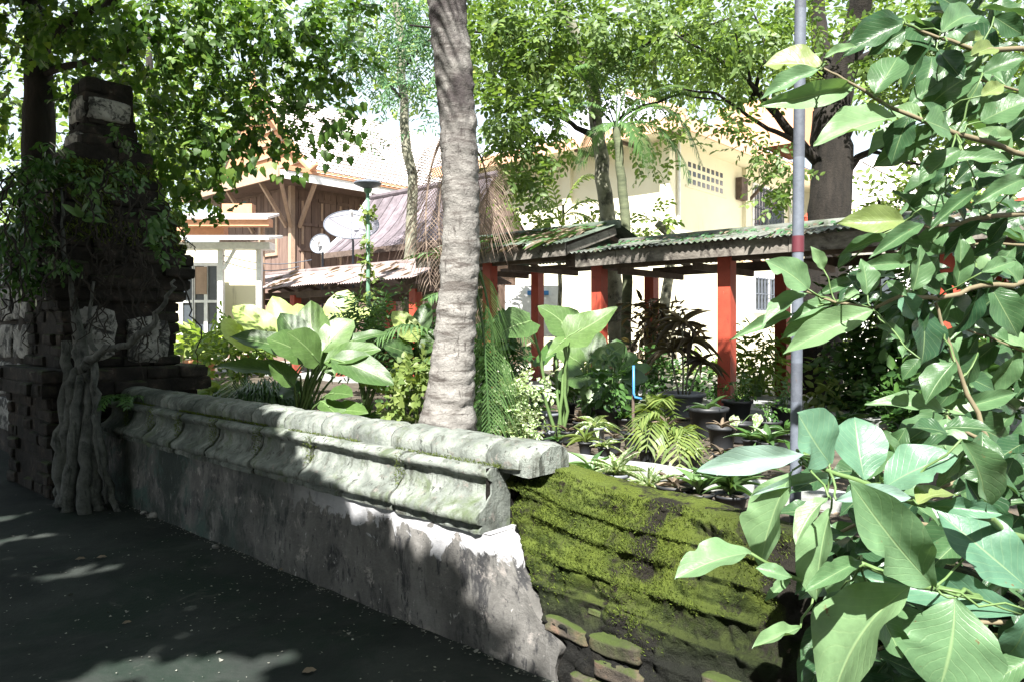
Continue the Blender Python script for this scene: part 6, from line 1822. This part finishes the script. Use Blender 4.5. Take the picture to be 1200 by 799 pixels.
# mondo grass clump and bright areca seedling
mg = thing('grass_clump', 'dark mop of arching grass behind the wall near the pillar', 'grass', ground_at(312, 500))
rng = np.random.default_rng(91)
Vs, Fs = [], []
base = ground_at(312, 500)
for i in range(900):
    th, r0 = rng.uniform(0, 6.28), rng.random() ** 0.5 * 0.3
    c = base + Vector((math.cos(th) * r0, math.sin(th) * r0, rng.uniform(0.1, 0.35)))
    th2 = th + rng.normal() * 0.6
    L = rng.uniform(0.3, 0.6)
    u = Vector((math.cos(th2), math.sin(th2), 0))
    w_ = Vector((-u.y, u.x, 0)) * 0.006
    p1 = c + u * L * 0.35 + Vector((0, 0, L * 0.45)); p2 = c + u * L * 0.7 + Vector((0, 0, L * 0.25)); p3 = c + u * L * 0.85 + Vector((0, 0, -L * 0.35))
    k0 = len(Vs)
    Vs += [c - w_, c + w_, p1 + w_, p1 - w_, p2 + w_, p2 - w_, p3 + w_ * .2, p3 - w_ * .2]
    Fs += [(k0, k0 + 1, k0 + 2, k0 + 3), (k0 + 3, k0 + 2, k0 + 4, k0 + 5), (k0 + 5, k0 + 4, k0 + 6, k0 + 7)]
o = link('blades', np_mesh('blades', np.array([tuple(v) for v in Vs]), Fs), MAT['lf_dark'], mg)
o['kind'] = 'stuff'
m = MB(); m.tube([base, base + Vector((0.02, 0, 0.35))], [0.09, 0.06], 10); m.build('stump', MAT['bark_pale'], mg, True)

def palmlet(label, px, py, tips, llen, mat, seed, lw=0.05, nl=14, name='palm_seedling', d=None):
    base = ground_at(px, py)
    t = thing(name, label, 'palm', base)
    for i, tp in enumerate(tips):
        frond_mesh(base + Vector((0, 0, 0.08)), [at(*p) for p in tp], nl, llen, mat, t, 'frond', 0.9, lw, seed=seed + i)
    return t
dd = ground_at(775, 545).y
palmlet('bright areca palm seedling with arching fronds in front of black tubs', 782, 545, [[(770, 490, dd), (765, 475, dd - .1), (757, 530, dd - .3)], [(790, 500, dd), (800, 480, dd - .1), (815, 540, dd - .3)], [(776, 480, dd), (765, 470, dd), (742, 500, dd - .1)], [(785, 500, dd), (790, 490, dd - .2), (798, 555, dd - .5)], [(780, 490, dd), (778, 455, dd), (776, 470, dd - .1)]], 0.30, 'lf_yellow', 300)
dd = ground_at(640, 470).y
palmlet('young palm with fine fronds beside the palm trunk at left', 545, 480, [[(520, 380, 9), (480, 360, 8.8), (440, 400, 8.6)], [(560, 360, 9), (590, 350, 8.8), (620, 400, 8.6)], [(540, 350, 9), (530, 330, 8.8), (500, 350, 8.6)], [(570, 380, 9), (600, 380, 8.8), (610, 440, 8.6)]], 0.45, 'lf_strap', 320, 0.04, 24)
# little fern on top of the wall by the pillar
fs_ = thing('wall_fern', 'small fern sprouting on the wall top beside the ruined pillar', 'fern', W(5.1, 0.05, 0.9))
for i in range(9):
    th = i * 0.75
    b = W(5.1, 0.05, 0.9)
    u = Vector((math.cos(th), math.sin(th), 0))
    frond_mesh(b, [b + u * 0.12 + Vector((0, 0, 0.12)), b + u * 0.25 + Vector((0, 0, 0.08)), b + u * 0.32 + Vector((0, 0, -0.04))], 9, 0.10, 'lf_dark', fs_, 'frond', 0.6, 0.12, seed=i)
fs2 = thing('ledge_seedling', 'bright young seedling growing from the ledge of the dark pillar', 'plant', at(95, 250, 6.5))
for i, (tx, ty) in enumerate([(72, 238), (88, 240), (98, 236), (112, 246), (122, 258), (105, 258)]):
    b = at(97, 256, 6.5)
    put_leaf(fs2, 'elliptic', 'lf_strap', b, at(tx, ty, 6.4), 0.06, (0, -1, 0.6), i)

# ================================================================== FOREGROUND SHRUB
fg = thing('broadleaf_shrub', 'large leaved shrub reaching over the mossy wall from the right edge', 'shrub', (2.75, 3.0, GZ))
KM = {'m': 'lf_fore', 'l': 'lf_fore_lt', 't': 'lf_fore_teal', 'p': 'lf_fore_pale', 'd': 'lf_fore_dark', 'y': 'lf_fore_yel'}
up_ = [ # base px, tip px, width px, colour
 (964, 81, 899, 66, 30, 'y'), (960, 82, 893, 106, 18, 'l'), (1000, 102, 909, 118, 29, 'l'), (1025, 110, 1052, 55, 40, 'm'), (1050, 137, 957, 160, 33, 'l'), (1076, 148, 1018, 171, 20, 'm'), (1084, 142, 1120, 148, 34, 'm'),
 (966, 68, 1007, 48, 11, 'l'), (1086, 128, 1146, 72, 40, 'm'), (1066, 122, 1107, 83, 24, 'm'), (1058, 28, 988, 62, 30, 'd'), (1060, 24, 1000, 36, 20, 'd'), (1066, 34, 1020, 63, 24, 'd'), (1066, 28, 1106, 52, 36, 'd'),
 (1103, 38, 1158, -4, 34, 'm'), (1137, 66, 1174, 44, 24, 'y'), (1125, 52, 1156, 38, 13, 'y'), (1112, 188, 1186, 180, 18, 'm'), (1125, 176, 1078, 208, 25, 'm'), (1150, 143, 1204, 112, 36, 'm'), (1176, 172, 1204, 133, 24, 'd'),
 (1118, 145, 1148, 109, 22, 'd'), (1150, 113, 1178, 96, 19, 'y'), (1152, 86, 1202, 62, 22, 'm'), (1200, 210, 1153, 233, 24, 'm'), (1114, 208, 1065, 244, 22, 'm'), (1060, 259, 992, 253, 32, 'y'), (1045, 278, 983, 291, 14, 'm'),
 (1146, 222, 1092, 264, 17, 'm'), (1080, 263, 1028, 293, 20, 'm'), (1080, 244, 1116, 230, 28, 'm'), (1204, 252, 1170, 262, 22, 'd'), (1135, 205, 1176, 198, 15, 'd'), (1157, 167, 1188, 149, 18, 'm'), (1100, 60, 1130, 90, 22, 'd'), (1165, 20, 1202, 40, 26, 'd'), (1120, 10, 1090, -12, 26, 'd')]
mid_ = [(947, 339, 905, 304, 33, 'l'), (965, 316, 954, 290, 14, 'l'), (982, 315, 999, 292, 10, 'm'), (1065, 310, 1018, 308, 18, 'm'), (1016, 346, 1012, 303, 25, 'm'), (1023, 364, 919, 406, 35, 'l'), (980, 366, 914, 390, 23, 'l'), (947, 344, 891, 370, 15, 'l'),
 (929, 368, 865, 386, 15, 'l'), (980, 353, 927, 368, 15, 'l'), (1070, 341, 1083, 288, 25, 'm'), (1121, 340, 1132, 274, 21, 'm'), (1056, 344, 1079, 374, 26, 't'), (1081, 362, 1092, 424, 35, 'd'), (1096, 355, 1160, 388, 39, 'd'), (1161, 337, 1204, 390, 36, 'd'),
 (1072, 381, 1056, 413, 19, 'm'), (1155, 412, 1204, 438, 27, 'd'), (1146, 413, 1122, 464, 30, 'd'), (1119, 424, 1080, 464, 28, 'm'), (1107, 482, 1031, 457, 19, 'l'), (1110, 482, 1204, 453, 22, 'm'), (1110, 488, 1040, 528, 28, 'm'), (1110, 490, 1112, 540, 36, 'l'),
 (1114, 486, 1204, 516, 34, 'd'), (1078, 420, 1056, 443, 17, 'm'), (1165, 464, 1204, 487, 20, 'd'), (1000, 330, 965, 340, 14, 'm'), (1100, 300, 1060, 282, 16, 'm'), (1140, 300, 1180, 275, 18, 'd'), (1150, 320, 1195, 300, 18, 'm'), (1040, 330, 1062, 345, 14, 'm'), (990, 350, 1010, 338, 16, 'l'), (1130, 440, 1170, 452, 22, 'd'), (1060, 400, 1030, 380, 14, 'm')]
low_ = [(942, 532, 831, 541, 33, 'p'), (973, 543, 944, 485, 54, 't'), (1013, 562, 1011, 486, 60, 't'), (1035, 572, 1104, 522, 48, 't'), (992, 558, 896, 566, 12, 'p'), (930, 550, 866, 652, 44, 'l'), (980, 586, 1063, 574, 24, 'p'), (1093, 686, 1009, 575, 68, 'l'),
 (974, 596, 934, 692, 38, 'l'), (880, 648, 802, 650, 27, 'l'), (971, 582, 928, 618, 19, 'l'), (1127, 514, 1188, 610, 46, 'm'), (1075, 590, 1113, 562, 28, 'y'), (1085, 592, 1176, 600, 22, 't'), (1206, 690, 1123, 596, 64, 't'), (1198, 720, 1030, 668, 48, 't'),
 (1069, 684, 934, 802, 80, 'l'), (1119, 700, 1105, 808, 108, 'l'), (1206, 715, 1186, 782, 40, 't'), (938, 735, 887, 750, 17, 'l'), (927, 676, 892, 662, 17, 'l'), (925, 678, 904, 692, 12, 'l'), (997, 672, 968, 716, 32, 'l'), (1010, 656, 956, 676, 22, 'm'), (1000, 672, 1021, 704, 24, 'm'),
 (1130, 560, 1180, 640, 40, 'd'), (1150, 640, 1195, 700, 40, 'd'), (1060, 640, 1100, 720, 40, 'd'), (1020, 700, 1070, 760, 40, 'm'), (985, 690, 965, 730, 22, 'm')]
rr = random.Random(17)
camp = Vector((0, 0, EYE))
def fore(lst, d0, d1, hold):
    out = []
    for i, (bx, by, tx, ty, w, c) in enumerate(lst):
        d = d0 + (d1 - d0) * rr.random()
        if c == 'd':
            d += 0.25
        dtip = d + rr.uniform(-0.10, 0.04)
        B, T = at(bx, by, d), at(tx, ty, dtip)
        axis = (T - B).normalized()
        view = (camp - B).normalized()
        nrm = (view - axis * view.dot(axis)).normalized()
        roll = rr.uniform(0.05, 0.95)
        n1 = Matrix.Rotation(roll, 3, axis) @ nrm
        n2 = Matrix.Rotation(-roll, 3, axis) @ nrm
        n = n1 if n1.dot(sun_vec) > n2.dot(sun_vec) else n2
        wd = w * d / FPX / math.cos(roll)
        put_leaf(fg, 'obovate' if hold == 'low' else 'elliptic', KM[c], B, T, wd, n, i % 6 + (20 if hold == 'low' else 30), nv=22, nu=6, wave=0.026, bend=0.22, fold=0.28)
        out.append(B)
    return out
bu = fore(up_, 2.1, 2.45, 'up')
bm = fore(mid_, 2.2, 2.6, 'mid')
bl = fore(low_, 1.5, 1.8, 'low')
def stem(pts, r0, r1, mat='twig', nm='branch', seed=1):
    return limb(fg, pts, r0, r1, mat, nm, 7, 4, seed)
stem([(2.75, 3.0, GZ), (2.6, 2.8, 1.2), (2.35, 2.65, 1.9), at(1210, 184, 2.4), at(1120, 157, 2.3), at(1080, 141, 2.3), at(1028, 117, 2.3), at(1001, 100, 2.3), at(964, 80, 2.3)], 0.013, 0.0035, seed=1)
stem([(2.6, 2.8, 1.2), at(1215, 330, 2.6), at(1150, 335, 2.5), at(1098, 350, 2.45), at(1060, 345, 2.4), at(1023, 362, 2.4), at(980, 355, 2.4), at(945, 342, 2.4)], 0.011, 0.0035, seed=2)
stem([(2.5, 2.7, 1.0), at(1160, 520, 2.4), at(1127, 442, 2.45), at(1107, 391, 2.45), at(1096, 355, 2.45)], 0.010, 0.005, seed=3)
stem([at(1160, 520, 2.4), at(1120, 500, 2.4), at(1108, 486, 2.4)], 0.008, 0.005, seed=4)
stem([(2.3, 2.5, 0.9), at(1230, 640, 1.9), at(1130, 600, 1.7), at(1050, 580, 1.66), at(1013, 566, 1.65), at(972, 552, 1.65), at(940, 538, 1.65)], 0.012, 0.004, 'stalk', seed=5)
stem([at(1230, 640, 1.9), at(1150, 700, 1.75), at(1095, 688, 1.65), at(1068, 684, 1.65), at(1010, 660, 1.65), at(960, 688, 1.65), at(920, 672, 1.65), at(880, 648, 1.65)], 0.010, 0.004, 'stalk', seed=6)
stem([at(1150, 700, 1.75), at(1130, 690, 1.7), at(1119, 700, 1.65)], 0.006, 0.004, 'stalk', seed=7)
stem([at(1215, 250, 2.55), at(1150, 255, 2.5), at(1100, 265, 2.5), at(1050, 268, 2.45)], 0.010, 0.004, seed=8)
stem([(2.35, 2.65, 1.9), at(1240, 60, 2.5), at(1150, 60, 2.4), at(1100, 45, 2.4), at(1060, 28, 2.4)], 0.012, 0.004, seed=9)
# short stalks that tie each leaf to its branch
allst = [at(x, y, d) for x, y, d in ((1120, 157, 2.3), (1080, 141, 2.3), (1028, 117, 2.3), (1001, 100, 2.3), (964, 80, 2.3), (1150, 335, 2.5), (1098, 350, 2.45), (1060, 345, 2.4), (1023, 362, 2.4), (980, 355, 2.4), (1127, 442, 2.45), (1107, 391, 2.45), (1108, 486, 2.4), (1050, 580, 1.66), (1013, 566, 1.65), (972, 552, 1.65), (940, 538, 1.65), (1095, 688, 1.65), (1010, 660, 1.65), (960, 688, 1.65), (920, 672, 1.65), (1150, 255, 2.5), (1100, 265, 2.5), (1050, 268, 2.45), (1150, 60, 2.4), (1100, 45, 2.4), (1060, 28, 2.4), (1160, 520, 2.4))]
for i, b in enumerate(bu + bm + bl):
    q = min(allst, key=lambda s: (s - b).length)
    if 0.01 < (q - b).length < 0.30:
        m = MB(); m.tube(wobble(q, b, 4, 0.012, i), [0.0035, 0.003, 0.0028, 0.0026, 0.0025], 5)
        m.build('leaf_stalk', MAT['stalk'], fg, True)
# deeper leaves of the same shrub filling the dark mass at the right edge
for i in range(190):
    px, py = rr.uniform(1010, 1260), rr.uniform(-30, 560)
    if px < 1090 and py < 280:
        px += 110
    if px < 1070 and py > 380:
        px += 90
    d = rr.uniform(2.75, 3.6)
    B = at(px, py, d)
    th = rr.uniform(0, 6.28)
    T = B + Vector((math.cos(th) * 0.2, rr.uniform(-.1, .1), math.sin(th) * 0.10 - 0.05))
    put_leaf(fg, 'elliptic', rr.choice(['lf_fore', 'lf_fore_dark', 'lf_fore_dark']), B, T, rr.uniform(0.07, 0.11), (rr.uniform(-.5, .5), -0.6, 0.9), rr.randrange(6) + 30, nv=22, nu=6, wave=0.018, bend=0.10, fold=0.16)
# shaded leaves below, filling the gap between the near leaves and the wall
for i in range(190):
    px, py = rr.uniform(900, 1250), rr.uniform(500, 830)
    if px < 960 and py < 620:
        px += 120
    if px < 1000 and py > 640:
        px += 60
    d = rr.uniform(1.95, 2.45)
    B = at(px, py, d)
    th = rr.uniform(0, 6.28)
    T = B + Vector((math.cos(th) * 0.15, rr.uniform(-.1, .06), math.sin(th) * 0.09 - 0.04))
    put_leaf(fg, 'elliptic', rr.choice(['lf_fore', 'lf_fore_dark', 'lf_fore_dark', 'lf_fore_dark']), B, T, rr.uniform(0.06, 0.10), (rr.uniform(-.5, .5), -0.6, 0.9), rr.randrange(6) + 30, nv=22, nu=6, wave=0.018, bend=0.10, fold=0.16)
for i, pts in enumerate([[(1230, 640, 2.3), (1120, 620, 2.25), (1010, 610, 2.2), (950, 640, 2.2)], [(1240, 720, 2.2), (1120, 730, 2.2), (1030, 760, 2.1)], [(1240, 560, 2.5), (1130, 560, 2.4), (1040, 600, 2.35)]]):
    stem([(2.5, 2.7, 0.8)] + [at(*p) for p in pts], 0.012, 0.004, seed=30 + i)
# more leaves set alternately along the branches
for bi, path in enumerate([[(1215, 186, 2.42), (1120, 160, 2.33), (1060, 132, 2.33)], [(1220, 332, 2.6), (1150, 338, 2.52), (1075, 350, 2.45)], [(1165, 525, 2.42), (1130, 445, 2.47), (1108, 395, 2.47)], [(1218, 252, 2.58), (1150, 258, 2.52), (1060, 270, 2.48)], [(1235, 62, 2.5), (1150, 62, 2.43), (1085, 40, 2.42)], [(1225, 420, 2.7), (1170, 400, 2.65), (1120, 380, 2.6)], [(1225, 120, 2.7), (1170, 100, 2.65), (1120, 85, 2.6)], [(1225, 290, 2.75), (1160, 285, 2.7), (1090, 300, 2.65)]]):
    P_ = [at(*p) for p in path]
    if bi > 4:
        stem(P_, 0.006, 0.003, seed=60 + bi)
    for k in range(9):
        t = (k + 0.5) / 9 * 2
        q = P_[int(t)].lerp(P_[int(t) + 1], t % 1)
        side = 1 if k % 2 else -1
        L = rr.uniform(0.13, 0.22)
        T = q + Vector((-0.45 * L + rr.uniform(-.05, .05), rr.uniform(-.05, .09), side * L * rr.uniform(0.45, 0.85) - 0.02))
        put_leaf(fg, 'elliptic', rr.choice(['lf_fore', 'lf_fore', 'lf_fore_dark', 'lf_fore_dark', 'lf_fore_lt']), q, T, L * rr.uniform(0.36, 0.5), (rr.uniform(-.6, .6), -0.8, rr.uniform(0.3, 0.9)), rr.randrange(6) + 30, nv=22, nu=6, wave=0.018, bend=0.10, fold=0.16)
